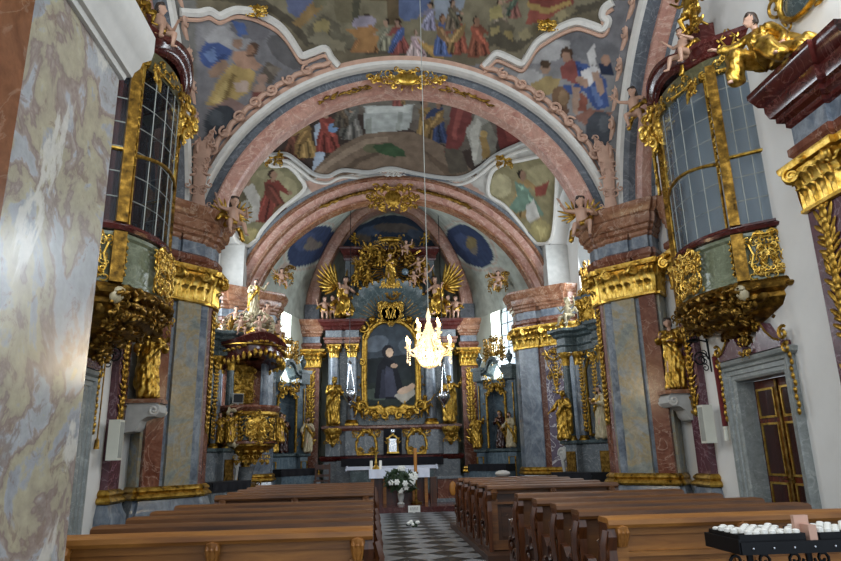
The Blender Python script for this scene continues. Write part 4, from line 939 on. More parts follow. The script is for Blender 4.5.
t = thing('bell_pull','long dark red velvet bell pull hanging beside the right door','bell pull',(W0-.12,BY,1.75)); b = MB(); b.tube([(W0-.12,BY,3.3),(W0-.1,BY+.01,2.7),(W0-.1,BY,1.98)], .05, 6); b.build('strap', M['red_cloth'], t); b = MB(); b.tube([(W0+.02,BY,3.32),(W0-.14,BY,3.32)], .03, 6); b.build('hook', M['gold_dark'], t); b = MB(); b.ell((W0-.1,BY,1.95),(.05,.05,.06)); b.lathe([(.04,0),(.055,-.2)],8,0,T(W0-.1,BY,1.92)); b.build('tassel', M['cream'], t)
t = thing('bell_rope','thin bell cord with dark tassel hanging beside the left door','bell cord',(-W0+.08,12.1,1.8)); b = MB(); b.tube([(-W0+.08,12.1,3.6),(-W0+.08,12.1,2.0)], .014, 5); b.build('cord', M['gold_dark'], t); b = MB(); b.lathe([(.01,.2),(.04,.15),(.05,0)],8,0,T(-W0+.08,12.1,1.82)); b.build('tassel', M['gold_dark'], t)
# heads of the marble frames: cornice block over the near left pier
t = [o for o in bpy.data.objects if o.name.startswith('marble_pier') and o.get('label','').startswith('huge')][0]
b = MB(); zb = at(117,78,NY).z
b.sweep([(NX,2.0),(NX,NY),(NX-1.3,NY)], [(.0,zb),(.03,zb),(.04,zb+.04),(.07,zb+.05),(.08,zb+.1),(.11,zb+.16),(.12,zb+.22),(.17,zb+.28),(.18,zb+.36),(.18,zb+.5),(0,zb+.52)])
b.build('cornice', M['stucco'], t)
# ================================================================ HIGH ALTAR
AX = SB
t = thing('high_altar','towering dark marble high altar retable with blue grey columns','altar',(AX,26.9,.3))
def P5(b, n, m, par=None, **k): return b.build(n, m, par or t, **k)
b = MB(); b.box(AX-2.7,AX+2.7,26.35,26.98,.3,1.42); b.box(AX-2.2,AX+2.2,26.2,26.4,.3,1.42); P5(b,'base',M['altar_grey'],smooth=False)
def ledge(pth, prof, n, m, par=None):
    b = MB(); b.sweep(pth, prof); P5(b, n, m, par)
pl = [(AX-2.78,26.98),(AX-2.78,26.3),(AX-2.0,26.3),(AX-2.0,26.1),(AX+2.0,26.1),(AX+2.0,26.3),(AX+2.78,26.3),(AX+2.78,26.98)]
ledge(pl, [(0,1.4),(.03,1.42),(.08,1.5),(.1,1.56),(.02,1.62),(-.6,1.63)], 'lower_ledge', M['dark_red'])
b = MB(); b.box(AX-2.65,AX+2.65,26.5,26.98,1.6,2.6)
for x0,x1 in ((-2.62,-2.05),(-1.85,-1.35),(1.35,1.85),(2.05,2.62)): b.box(AX+x0,AX+x1,26.2,26.6,1.6,2.6)
P5(b,'pedestal_zone',M['altar_grey'],smooth=False)
pl = [(AX-2.72,26.98),(AX-2.72,26.15),(AX-1.25,26.15),(AX-1.25,26.45),(AX+1.25,26.45),(AX+1.25,26.15),(AX+2.72,26.15),(AX+2.72,26.98)]
ledge(pl, [(0,2.56),(.02,2.6),(.08,2.66),(.08,2.74),(.0,2.78),(-.7,2.79)], 'upper_ledge', M['red_marble'])
b = MB(); b.box(AX-2.6,AX+2.6,26.75,26.98,2.7,7.0); b.box(AX-1.95,AX+1.95,26.8,27.0,7.0,10.25); P5(b,'backing',M['altar_green'],smooth=False)
for x in (-2.34,-1.61,1.61,2.34):
    X = T(AX+x,26.45 if abs(x) > 2 else 26.4,0)
    b = MB(); b.lathe([(.21,2.95),(.215,3.6),(.205,4.6),(.18,5.55)],20,0,X); c_ = P5(b,'column',M['blue_marble'])
    b = MB(); b.box(-.26,.26,-.26,.26,2.76,2.84,0,X); b.lathe([(.27,2.84),(.28,2.88),(.23,2.92),(.25,2.96),(.215,3.0)],20,0,X); b.build('column_base',M['gold'],c_)
    b = MB(); b.lathe([(.19,5.5),(.2,5.54),(.19,5.58),(.2,5.8),(.3,5.98)],14,0,X); b.box(-.29,.29,-.29,.29,5.97,6.05,0,X)
    for r_ in range(2):
        for k in range(8): leaf(b,.15,.2+.18*r_,.12,X @ T(0,0,5.56,k*PI/4+r_*PI/8) @ T(0,-.18,0))
    for k in range(4): volute(b,.08,.06,X @ T(0,0,5.9,k*PI/2+PI/4) @ T(0,-.3,0,PI/2))
    b.build('column_capital',M['gold_bright'],c_,ang=50)
for s_ in (1,-1):
    pe = [(AX+s_*2.72,26.98),(AX+s_*2.72,26.12),(AX+s_*2.0,26.12),(AX+s_*2.0,26.2),(AX+s_*1.9,26.2),(AX+s_*1.9,26.08),(AX+s_*1.3,26.08),(AX+s_*1.3,26.75)]
    if s_ > 0: pe = pe[::-1]
    b = MB(); b.sweep(pe,[(-.05,6.04),(0,6.05),(0,6.2),(.05,6.24),(.05,6.3),(-.02,6.32)]); b.prism(pe,6.04,6.08); P5(b,'architrave',M['red_marble'])
    b = MB(); b.sweep(pe,[(-.03,6.3),(-.03,6.62)]); P5(b,'frieze',M['altar_grey'],smooth=False)
    b = MB(); b.sweep(pe,[(-.03,6.6),(.04,6.64),(.06,6.72),(.16,6.78),(.18,6.86),(.26,6.92),(.28,7.02),(0,7.05)]); b.prism(pe,7.0,7.05); P5(b,'cornice',M['dark_red'])
# top cornice of the retable
pt = [(AX-1.98,26.98),(AX-1.98,26.6),(AX-1.5,26.6),(AX-1.5,26.7),(AX+1.5,26.7),(AX+1.5,26.6),(AX+1.98,26.6),(AX+1.98,26.98)]
ledge(pt,[(0,9.75),(.03,9.85),(.03,10.0),(.1,10.06),(.16,10.2),(.2,10.26),(.2,10.34),(-.4,10.36)],'top_cornice',M['dark_red'])
for s_ in (1,-1):
    b = MB(); b.box(AX+s_*1.72-.2,AX+s_*1.72+.2,26.62,26.85,7.0,9.8); P5(b,'upper_pilaster',M['altar_grey'],smooth=False)
# fluted shell canopy above the picture
b = MB(); N = 22
def shell(u, v):
    a = PI*u; rr = .55+1.3*v; fl = 1+.03*math.cos(u*N*2*PI*.5)*v
    return (AX-math.cos(a)*rr*1.02*fl, 26.72-.75*math.sin(v*PI/2)*(.4+.6*math.sin(a)), 7.02+math.sin(a)*(.45+1.3*v)*fl)
b.grid(shell, N*6, 10); cn = P5(b,'shell_canopy',M['altar_green'])
b = MB()
for i in range(N+1):
    b.tube([shell(i/N,.1),shell(i/N,.5),shell(i/N,1)],.018,5); q = shell(i/N,1); b.ell((q[0],q[1]-.02,q[2]),(.07,.04,.09),0,None,6)
P5(b,'canopy_fringe',M['gold_dark'],cn,ang=60)
# consoles under the statues and gilded carving
for s_ in (1,-1):
    b = MB(); X = T(AX+s_*2.33,26.0,2.55); b.lathe([(.36,.1),(.36,0),(.33,-.1),(.2,-.3),(.1,-.38),(.12,-.46),(.04,-.6),(.0,-.62)],14,0,X,sy=.7); ornament(b,.6,.6,16,130,X @ T(0,-.2,-.15),0,1.2); P5(b,'console',M['gold'],ang=60)
    b = MB(); ornament(b,.5,3.3,46,131,T(AX+s_*1.3,26.5,4.6),0,1.3,False); P5(b,'side_carving',M['gold_dark'],ang=60)
# altarpiece picture
p = thing('altar_painting','dark oil painting of a kneeling robed figure in tall gilded frame','painting',(AX,26.5,3.1))
def outl(sc=0.0):
    w, z0, z1 = 1.0+sc, 3.55-sc, 7.0+sc; o = []
    for q in ((-w*.45,z0+.05),(-w*.3,z0-.1),(0,z0-.02),(w*.3,z0-.1),(w*.45,z0+.05),(w*.72,z0-.02),(w,z0+.25),(w,z1-1.0)): o.append(q)
    for i in range(1,12): a = PI*i/12; o.append((w*math.cos(a), z1-1.0+math.sin(a)*(1.0)))
    o += [(-w,z1-1.0),(-w,z0+.25),(-w*.72,z0-.02)]; return [(AX+x,z) for x,z in o]
b = MB(); nx, nz = 70, 110; b.grid(lambda u, v: (AX-1.0+2.0*u, 26.52, 3.5+3.5*v), nx, nz)
b.f = [f for f in b.f if (lambda x, z: z < 6.0 or (x-AX)**2+(z-6.0)**2 < 1.0)(sum(b.v[i][0] for i in f)/4, sum(b.v[i][2] for i in f)/4)]; b.m = b.m[:len(b.f)]
canvas = b.build('canvas',M['canvas'],p,recalc=False)
b = MB(); o = [Vector((x,26.5,z)) for x,z in outl(.06)]; o = bez(o+[o[0]],3); b.tube(o,.085,6); o2 = [Vector((x,26.44,z)) for x,z in outl(.16)]; b.tube(bez(o2+[o2[0]],3),.05,6); fr = b.build('frame',M['gold'],p)
for s_ in (1,-1):
    for (cx,cz,r,a,tn) in ((1.15,6.75,.26,2,1.2),(.75,7.1,.2,3,1.2),(1.2,3.55,.24,-2,-1.3),(.7,3.2,.22,0,1.2),(1.2,5.3,.14,1,1.2),(.3,3.15,.16,2,1.1)):
        b = MB(); b.tube([(AX+s_*q[0],26.38,q[2]) for q in scroll_pts((cx,cz),r,a,tn)],[.06-.03*i/14 for i in range(15)],6); b.ell((AX+s_*cx,26.4,cz),(r*.5,.06,r*.5),0,None,8); b.build('frame_scroll',M['gold'],p,ang=60)
b = MB(); b.box(AX-1.1,AX+1.1,26.42,26.46,3.2,3.4); ornament(b,2.6,.7,30,141,T(AX,26.4,3.3),0,.9); b.build('frame_carving',M['gold'],p,ang=60)
b = MB(); X = T(AX,26.35,7.35)
b.tube([(.42*math.cos(i*PI/10),0,.42*math.sin(i*PI/10)) for i in range(21)],.06,6,0,X); ornament(b,1.15,1.0,30,143,X,0,.9,True,lambda u,v:u*u+v*v>.45); b.build('crest',M['gold_bright'],p,ang=60)
b = MB(); b.lathe([(0,0),(.4,0)],20,0,X @ T(0,.02,0) @ Matrix.Rotation(PI/2,4,'X')); b.build('crest_field',M['ink'],p)
b = MB()
for s_ in (1,-1):
    S = X @ Matrix.Diagonal((s_,1,1,1)); b.tube([(.0,-.05,-.22),(.1,-.06,.2),(.2,-.05,-.2)],.025,5,0,S); b.tube([(.03,-.05,.24),(.2,-.06,.1),(.08,-.05,-.24)],.02,5,0,S)
b.build('monogram',M['gold_bright'],p,ang=60)
for s_, nm in ((1,'right'),(-1,'left')):
    figure('saint','gilded_saint','gilded standing saint between the columns %s of the altar painting' % nm,'statue',(AX+s_*2.25+.05*s_,25.95,2.8),-.25*s_,1.06,GOLDSET,14 if s_ > 0 else 16,'raise' if s_ > 0 else 'pray',flip=s_ < 0)
    figure('angel','gilded_angel','winged angel kneeling on the altar cornice, %s of the shell canopy' % nm,'statue',(AX+s_*1.95,26.25,7.1),-s_*.75,1.25,FLESHSET,21,None,'angels on the high altar','gold',flip=s_ < 0)
    figure('putto','putto_figure','pale putto outermost on the altar cornice, %s side' % nm,'statue',(AX+s_*2.75,26.3,7.08),-s_*.2,1.0,FLESHSET,22,'stand',flip=s_ < 0)
    figure('putto','putto_figure','gilt draped putto behind the kneeling angel, %s altar cornice' % nm,'statue',(AX+s_*2.42,26.4,7.1),s_*.4,1.05,FLESHSET,23,'stand',flip=s_ < 0)
    figure('putto','putto_figure','gilded putto with raised arm beside the altar painting, %s' % nm,'statue',(AX+s_*1.35,26.1,3.0),-s_*.5,.9,GOLDSET,24,'fly',flip=s_ < 0)
# glory above the canopy
figure('saint','gilded_figure','gilded crowned central figure in the glory above the altar','statue',(AX,26.05,8.45),0,.82,SAINTSET,9,'hold')
g = thing('glory_rays','gilded cloud and ray glory above the high altar','ornament',(AX,26.4,8.6))
b = MB()
for i in range(28):
    a = 2*PI*i/28; L = 1.1+.35*(i % 2)+(.25 if abs(math.cos(a)) > .7 else 0); b.tube([(AX+.3*math.cos(a),26.45,9.25+.3*math.sin(a)),(AX+L*math.cos(a),26.4,9.25+L*.85*math.sin(a))],[.02,.055],4)
b.build('rays',M['gold'],g,ang=60)
b = MB(); R = random.Random(5)
for i in range(110):
    a = R.uniform(0,2*PI); r = R.uniform(.5,1.0); b.ell((AX+1.5*r*math.cos(a),26.35-R.uniform(0,.2),9.15+1.0*r*math.sin(a)),(R.uniform(.08,.17),.09,R.uniform(.06,.12)),0,None,6,Matrix.Rotation(R.uniform(-1,1),3,'Y'))
ornament(b,3.2,2.2,60,151,T(AX,26.25,9.15),0,1.0,False,lambda u,v:.25<u*u+v*v<1); b.build('clouds',M['gold_dark'],g,ang=60)
b = MB(); ornament(b,1.5,.5,24,152,T(AX,26.3,10.55),0,1.1); b.ell((AX,26.3,10.6),(.5,.12,.14)); b.build('crown',M['gold'],g,ang=60)
b = MB(); b.box(AX-.4,AX+.4,26.0,26.04,8.42,8.56); ornament(b,.9,.35,20,153,T(AX,26.0,8.5),0,1.3); b.build('tassel',M['gold_bright'],g,ang=60)
gl = [(-1.25,9.35,'fly'),(1.2,9.3,'fly'),(-.85,9.95,'fly'),(.7,10.05,'sit'),(-.95,8.75,'sit'),(1.0,8.7,'sit'),(-.45,9.6,'stand'),(1.5,8.85,'fly'),(-1.45,8.75,'stand')]
dsc = ['left of the gilded central figure','right of the gilded central figure','upper left near the retable cornice','upper right near the retable cornice','low left on the cloud','low right on the cloud','close by the head of the central figure','at the far right tip of the cloud','at the far left tip of the cloud']
for i,(x,z,ps) in enumerate(gl): figure('putto','putto_figure','small putto in the altar glory, '+dsc[i],'statue',(AX+x,26.05,z-.35),(-.5 if x > 0 else .5),.78,FLESHSET if i % 2 else GOLDSET,30+i%3,ps,'putti of the altar glory','gold' if i < 4 else None,flip=x > 0)
for s_, nm in ((1,'right'),(-1,'left')): figure('putto','putto_figure','gilded putto lying on the top cornice of the altar, %s end' % nm,'statue',(AX+s_*1.55,26.5,10.3),-s_*.8,.7,GOLDSET,31,'sit',flip=s_ < 0)
b = MB(); b.ell((AX+.62,25.95,9.05),.15,0,None,14); tag(recenter(b.build('teal_globe',M['altar_blue'],None),(AX+.62,25.95,8.9)),'small teal globe in the altar glory','globe')
# hanging silver lamps
for s_, nm in ((1,'right'),(-1,'left')):
    q = at(444 if s_ > 0 else 349.5, 397 if s_ > 0 else 395, 25.4); l = thing('sanctuary_lamp','silver hanging lamp on long chain, %s of the altar painting' % nm,'lamp',q)
    b = MB(); b.lathe([(0,-.42),(.05,-.38),(.03,-.32),(.1,-.26),(.2,-.12),(.26,.02),(.24,.1),(.15,.16),(.17,.22),(.1,.24)],18,0,T(*q)); b.build('bowl',M['silver'],l)
    b = MB()
    for k in range(3): a = k*2*PI/3; b.tube([(q.x+.2*math.cos(a),q.y+.2*math.sin(a),q.z+.1),(q.x+.02*math.cos(a),q.y,q.z+1.25)],.012,4)
    b.lathe([(.1,1.2),(.06,1.3),(.02,1.36)],10,0,T(*q)); b.build('hanger',M['silver'],l)
    b = MB(); b.tube([(q.x,q.y,q.z+1.3),(q.x,q.y,12.2)],.014,4); b.build('chain',M['black_iron'],l)
    b = MB()
    for k in range(3): a = k*2*PI/3+.5; b.tube([(x_[0]*math.cos(a)+q.x,x_[0]*math.sin(a)+q.y,x_[2]+q.z) for x_ in scroll_pts((.24,.05),.1,2,1.1)],.016,5)
    b.build('handle',M['silver'],l)
# reliquaries and tabernacle on the lower ledge
for s_, nm in ((1,'right'),(-1,'left')):
    x = AX+s_*1.0-.02; r = thing('reliquary_frame','gilded oval reliquary frame standing %s of the black tabernacle cloth' % nm,'reliquary',(x,26.25,1.63)); X = T(x,26.25,2.06)
    b = MB(); b.slab([(-.3,-.42),(.3,-.42),(.36,-.1),(.3,.22),(.16,.4),(-.16,.4),(-.3,.22),(-.36,-.1)],0,.06,0,X); b.build('panel',M['altar_grey'],r,smooth=False)
    b = MB(); o = [(-.34,-.42),(.34,-.42),(.4,-.1),(.34,.24),(.16,.44),(0,.5),(-.16,.44),(-.34,.24),(-.4,-.1),(-.34,-.42)]; b.tube([(x_,-.03,z_) for x_,z_ in o],.055,6,0,X); ornament(b,.95,1.0,34,160,X @ T(0,-.02,.05),0,.9,True,lambda u,v:u*u+v*v>.5); b.build('frame',M['gold'],r,ang=60)
b = MB(); X = T(AX+.02,26.14,0); b.box(-.36,.36,0,.3,1.62,2.62,0,X); c_ = tag(b.build('tabernacle_cloth',M['black_cloth'],None,smooth=False),'black cloth backdrop behind the gilded tabernacle','cloth'); recenter(c_,(AX,26.14,1.62))
tb = thing('tabernacle','small gilded tabernacle shrine with silver top','tabernacle',(AX+.02,25.98,1.63)); X = T(AX+.02,25.98,1.66)
b = MB(); b.box(-.24,.24,-.1,.12,0,.06,0,X)
for x_ in (-.19,.19): b.lathe([(.03,.05),(.025,.5),(.045,.54)],8,0,X @ T(x_,-.04,0))
b.tube([(-.2,-.04,.54),(-.1,-.04,.66),(0,-.04,.7),(.1,-.04,.66),(.2,-.04,.54)],.035,6,0,X); ornament(b,.6,.35,12,165,X @ T(0,-.06,.55),0,1); b.build('shrine',M['gold_bright'],tb,ang=60)
b = MB(); b.box(-.15,.15,.0,.1,.06,.56,0,X); b.build('door',M['silver'],tb,smooth=False); b = MB(); b.ell((0,-.04,.82),(.09,.04,.11),0,X); b.build('finial',M['silver'],tb)
# mensa of the high altar with white cloth and black cover
m_ = thing('altar_mensa','long grey marble mensa block of the high altar','altar',(AX,25.7,.3)); b = MB(); b.box(AX-1.62,AX+1.55,25.5,26.1,.3,1.12); b.build('block',M['altar_green'],m_,smooth=False); b = MB(); b.box(AX-1.7,AX+1.62,25.42,26.1,1.12,1.18); b.build('slab',M['altar_grey'],m_,smooth=False)
b = MB(); b.grid(lambda u,v:(AX-1.72+3.36*u, 25.4+.62*v, 1.195), 20, 3); b.grid(lambda u,v:(AX-1.72+3.36*u, 25.4-.012*math.sin(u*50), 1.195-.12*v), 60, 2)
for s_, x in ((-1,AX-1.72),(1,AX+1.64)):
    b.tube([(x+s_*(.03+.02*math.cos(i)),25.42,1.22-.16*i/8) for i in range(9)],.05,6)
tag(recenter(b.build('altar_cloth',M['white_cloth'],None),(AX,25.4,1.19)),'narrow white lace edged cloth along the high altar mensa','cloth')
b = MB(); b.box(AX-2.0,AX+2.0,26.02,26.09,1.2,1.6); b.box(AX-2.0,AX+2.0,25.95,26.09,1.2,1.24); tag(recenter(b.build('altar_cover',M['black_cloth'],None,smooth=False),(AX,26.05,1.2)),'black cloth covering the step behind the white mensa cloth','cloth')
# ---- free-standing altar table
q = (AX,21.2,.15); at_ = thing('altar_table','wooden free standing altar table below the steps','table',q); x0,x1 = -1.0,.86
b = MB(); b.box(x0,x1,20.95,21.6,1.1,1.16); b.build('tabletop',M['door_wood'],at_,smooth=False)
for xx in (x0+.04,x1-.14,x0+.42,x1-.52):
    b = MB(); b.box(xx,xx+.1,21.0,21.1,.15,1.1); b.build('leg',M['pew_light'],at_,smooth=False)
b = MB(); b.box(x0+.04,x1-.04,21.3,21.36,.15,1.1); b.build('back_panel',M['door_wood'],at_,smooth=False)
b = MB(); b.box(x0-.02,x1+.02,20.9,21.64,1.165,1.175); b.grid(lambda u,v:(x0-.02+(x1-x0+.04)*u,20.89-.015*math.sin(u*40)*v,1.175-.27*v),60,3)
for xx in (x0-.025,x1+.025): b.add([(xx,20.89,1.17),(xx,21.64,1.17),(xx,21.64,.95),(xx,20.89,.9)],[(0,1,2,3)])
tag(recenter(b.build('tablecloth',M['white_cloth'],None),(AX,21.2,1.165)),'white cloth draped over the free standing altar table','cloth')
c = thing('candlestick','tall brass candlestick on the altar table','candlestick',(-.8,21.1,1.18)); b = MB(); b.lathe([(.13,0),(.14,.04),(.07,.08),(.035,.14),(.05,.2),(.03,.26),(.035,.42),(.06,.46),(.1,.5),(.11,.53),(.03,.54)],16,0,T(-.8,21.1,1.18)); b.build('stem',M['gold_bright'],c)
for i, x in enumerate((-.95,-.66)):
    b = MB(); b.lathe([(.045,0),(.045,.24),(.04,.26),(.01,.265)],12,0,T(x,21.05,1.18)); tag(recenter(b.build('white_candle',M['wax'],None),(x,21.05,1.18)),'short white candle %s of the brass candlestick' % ('left','right')[i],'candle','short candles on the altar table')
c = thing('paschal_candle','tall amber candle on a floor stand before the altar table','candle',(.42,20.6,.15)); X = T(.42,20.6,.15); b = MB(); b.lathe([(.05,.92),(.05,1.62),(.045,1.64),(.0,1.645)],12,0,X); b.build('candle',M['wax_amber'],c); b = MB(); b.lathe([(.18,0),(.19,.04),(.06,.08),(.03,.2),(.045,.4),(.03,.6),(.035,.84),(.09,.9),(.08,.93)],14,0,X); b.build('stand',M['gold_dark'],c)
# bouquet
c = thing('flower_vase','bouquet of white flowers in a stone vase before the altar','flowers',(-.05,20.45,.15)); X = T(-.05,20.45,.15); b = MB(); b.lathe([(.1,0),(.11,.03),(.06,.07),(.09,.2),(.1,.3),(.075,.36),(.09,.4)],14,0,X); b.build('vase',M['stucco_grey'],c)
b = MB(); R = random.Random(9)
for i in range(170):
    d = Vector((R.gauss(0,1),R.gauss(0,1),R.gauss(.3,.8))).normalized(); r = R.uniform(.2,.46); p_ = Vector((0,0,.68))+Vector((d.x*r*1.15,d.y*r,d.z*r*.8)); b.ell(p_,(.04,.014,R.uniform(.08,.16)),0,X,6,Matrix.Rotation(R.uniform(-1.2,1.2),3,'Y') @ Matrix.Rotation(R.uniform(0,3),3,'Z'))
for i in range(14): a = i*.45; b.tube([(0,0,.38),(.2*math.cos(a),.2*math.sin(a),.75)],.008,4,0,X)
b.build('foliage',M['leaf'],c,ang=60)
for i in range(13):
    d = Vector((R.gauss(0,1),-abs(R.gauss(0,1)),R.gauss(.2,.8))).normalized(); p_ = Vector((d.x*.47,d.y*.4,.7+d.z*.36)); b = MB(); n_ = 6
    b.ell(p_,.045,0,X,8)
    for k in range(n_): a = k*2*PI/n_; b.ell(p_+Vector((.05*math.cos(a),-.02,.05*math.sin(a))),(.05,.02,.035),0,X,6,Matrix.Rotation(-a,3,'Y'))
    b.build('flower',M['petal'],c,ang=60)
b = MB(); R = random.Random(3); f_ = thing('floral_spray','small white and green flower spray lying on the aisle floor','flowers',(0,15.6,0)); X = T(0,15.6,.06)
for i in range(26): b.ell((R.uniform(-.11,.11),R.uniform(-.07,.07),R.uniform(-.04,.03)),(.05,.018,.025),0,X,6,Matrix.Rotation(R.uniform(-1,1),3,'Z'))
b.build('foliage',M['leaf'],f_,ang=60)
for i in range(6): b = MB(); b.ell((R.uniform(-.14,.14),-.06,R.uniform(.0,.08)),(.05,.04,.04),0,X,8); b.build('flower',M['petal'],f_)
s_ = thing('sign_card','small white card sign standing at the altar step','sign',(.27,19.15,0)); b = MB(); b.box(.1,.44,19.16,19.18,.02,.2); b.box(.24,.3,19.18,19.28,0,.12); b.build('card',M['paper'],s_,smooth=False); b = MB()
for i in range(6): x = .165+.038*i; b.box(x,x+.007,19.152,19.159,.08,.15); b.box(x,x+.022,19.152,19.159,.143 if i % 2 else .08,.15 if i % 2 else .087)
b.build('lettering',M['ink'],s_,smooth=False)
# low marble barrier right of the table, credence chair left
r_ = thing('altar_rail','low red brown marble rail with ochre oval inlay right of the altar table','railing',(1.5,21.3,.15)); b = MB(); b.box(1.14,1.86,21.1,21.4,.25,.84); b.build('panel',M['red_marble'],r_,smooth=False); b = MB(); b.box(1.1,1.9,21.05,21.45,.15,.25); b.box(1.08,1.92,21.03,21.47,.84,.92); b.build('mouldings',M['altar_grey'],r_,smooth=False); b = MB(); b.ell((1.62,21.09,.54),(.11,.03,.22),0,None,14); b.build('oval_inlay',M['wax_amber'],r_)
b = MB(); b.box(.9,1.1,21.0,21.3,.15,.86); b.box(.88,1.12,20.98,21.32,.86,.9); tag(recenter(b.build('wooden_lectern',M['pew_end'],None,smooth=False),(1,21.15,.15)),'small dark wooden stand between altar table and marble rail','stand')
k_ = thing('wooden_chair','plain dark wooden chair left of the high altar','chair',(-2.7,24.2,.3)); X = T(-2.72,24.2,.3)
for (x_,y_,h_) in ((-.25,-.22,.46),(.25,-.22,.46),(-.25,.22,1.05),(.25,.22,1.05)): b = MB(); b.box(x_-.03,x_+.03,y_-.03,y_+.03,0,h_,0,X); b.build('leg',M['pew_end'],k_,smooth=False)
b = MB(); b.box(-.28,.28,-.26,.26,.44,.49,0,X); b.build('seat',M['pew_end'],k_,smooth=False); b = MB(); b.box(-.25,.25,.2,.24,.85,1.02,0,X); b.box(-.25,.25,.2,.24,.6,.68,0,X); b.build('backrest',M['pew_end'],k_,smooth=False)
# ================================================================ SIDE ALTARS
def urn(b, X, s=1): b.lathe([(.06,0),(.08,.03),(.03,.08),(.1,.2),(.14,.32),(.12,.4),(.05,.46),(.06,.5),(.02,.58),(0,.6)],12,0,X @ Matrix.Scale(s,4))
def front_altar(label, loc, rz):
    t = thing('side_altar',label,'altar',(0,0,0)); B = lambda b,n,m,par=None,**k: b.build(n,m,par or t,**k)
    b = MB(); b.box(-1.25,1.25,-.35,.5,0,.55); b.box(-1.2,1.2,-.25,.5,.55,1.95)
    for s_ in (1,-1): b.box(s_*.85-.3,s_*.85+.3,-.5,.2,.0,1.9)
    B(b,'base',M['altar_grey'],smooth=False)
    for s_ in (1,-1):
        b = MB(); b.slab([(.62,1.0),(1.08,1.0),(1.08,1.7),(.62,1.7)],-.54,-.5,0,Matrix.Diagonal((s_,1,1,1))); B(b,'ochre_panel',M['gold_dark'],smooth=False)
        b = MB(); b.tube([(s_*q[0],-.5,q[2]) for q in scroll_pts((1.3,1.6),.22,0,1.4)],.07,6); b.tube([(s_*1.18,-.45,1.85),(s_*1.32,-.5,1.4),(s_*1.25,-.5,.9)],[.1,.08,.05],6); B(b,'volute',M['stucco_grey'])
    b = MB(); b.sweep([(-1.25,.5),(-1.25,-.5),(-.5,-.5),(-.5,-.25),(.5,-.25),(.5,-.5),(1.25,-.5),(1.25,.5)],[(-.1,1.88),(.0,1.9),(.08,1.96),(.08,2.04),(-.5,2.06)]); B(b,'shelf',M['altar_green'])
    b = MB(); b.box(-1.15,1.15,.25,.5,2.0,5.0); B(b,'backing',M['altar_blue'],smooth=False)
    for x,m in ((-.95,'altar_green'),(.95,'altar_green'),(-.62,'blue_marble'),(.62,'blue_marble')):
        y = -.3 if abs(x) > .8 else 0; X = T(x,y,0); b = MB(); b.lathe([(.15,2.16),(.155,3.0),(.13,4.5)],16,0,X); c_ = B(b,'column',M[m])
        b = MB(); b.lathe([(.2,2.04),(.2,2.1),(.16,2.14),(.17,2.18),(.15,2.2)],14,0,X); b.build('column_base',M['gold'],c_); b = MB(); b.lathe([(.14,4.48),(.15,4.55),(.14,4.6),(.16,4.75),(.22,4.86),(.22,4.92)],12,0,X)
        for k in range(8): leaf(b,.13,.3,.1,X @ T(0,0,4.55,k*PI/4) @ T(0,-.13,0))
        b.build('column_capital',M['gold'],c_,ang=50)
    b = MB(); b.sweep([(-1.2,.5),(-1.2,-.5),(-.7,-.5),(-.5,-.1),(.5,-.1),(.7,-.5),(1.2,-.5),(1.2,.5)],[(-.08,4.92),(0,4.93),(0,5.1),(.05,5.14),(-.02,5.18),(-.02,5.4),(.08,5.46),(.1,5.54),(.22,5.62),(.22,5.72),(-.5,5.75)]); B(b,'entablature',M['altar_green'])
    b = MB(); b.box(-.5,.5,.1,.5,5.7,6.7); b.prism([(-.62,.05),(.62,.05),(.62,.5),(-.62,.5)],6.7,6.82); B(b,'attic',M['altar_blue'],smooth=False)
    b = MB(); b.box(-.42,.42,.2,.26,2.25,4.6); pn = B(b,'painted_panel',M['altar_grey'],smooth=False); b = MB(); b.tube([(-.44,.16,2.2),(-.44,.16,4.3),(-.25,.16,4.65),(0,.16,4.75),(.25,.16,4.65),(.44,.16,4.3),(.44,.16,2.2),(-.44,.16,2.2)],.06,6); ornament(b,1.0,.6,16,201,T(0,.14,4.75),0,1.2); B(b,'panel_frame',M['gold'],pn,ang=60)
    b = MB(); ornament(b,1.0,1.2,30,202,T(0,.05,6.4),0,1.3); b.box(-.4,.4,.06,.09,5.95,6.9); B(b,'carving',M['gold'],ang=60)
    for xx in (-.3,.35): b = MB(); garland(b,2.4,.3,203,T(xx,-.15,4.7)); B(b,'carving',M['gold'],ang=60)
    for s_ in (1,-1): b = MB(); urn(b,T(s_*.95,-.2,5.74)); B(b,'urn',M['gold_dark'])
    b = MB(); b.box(-.95,.95,-1.3,-.5,0,1.02); B(b,'mensa',M['altar_grey'],smooth=False)
    t.location = loc; t.rotation_euler = (0,0,rz); return t
def loc2(loc, rz, x, y, z): v = Matrix.Rotation(rz,3,'Z') @ Vector((x,y,z)); return (loc[0]+v.x,loc[1]+v.y,loc[2]+v.z)
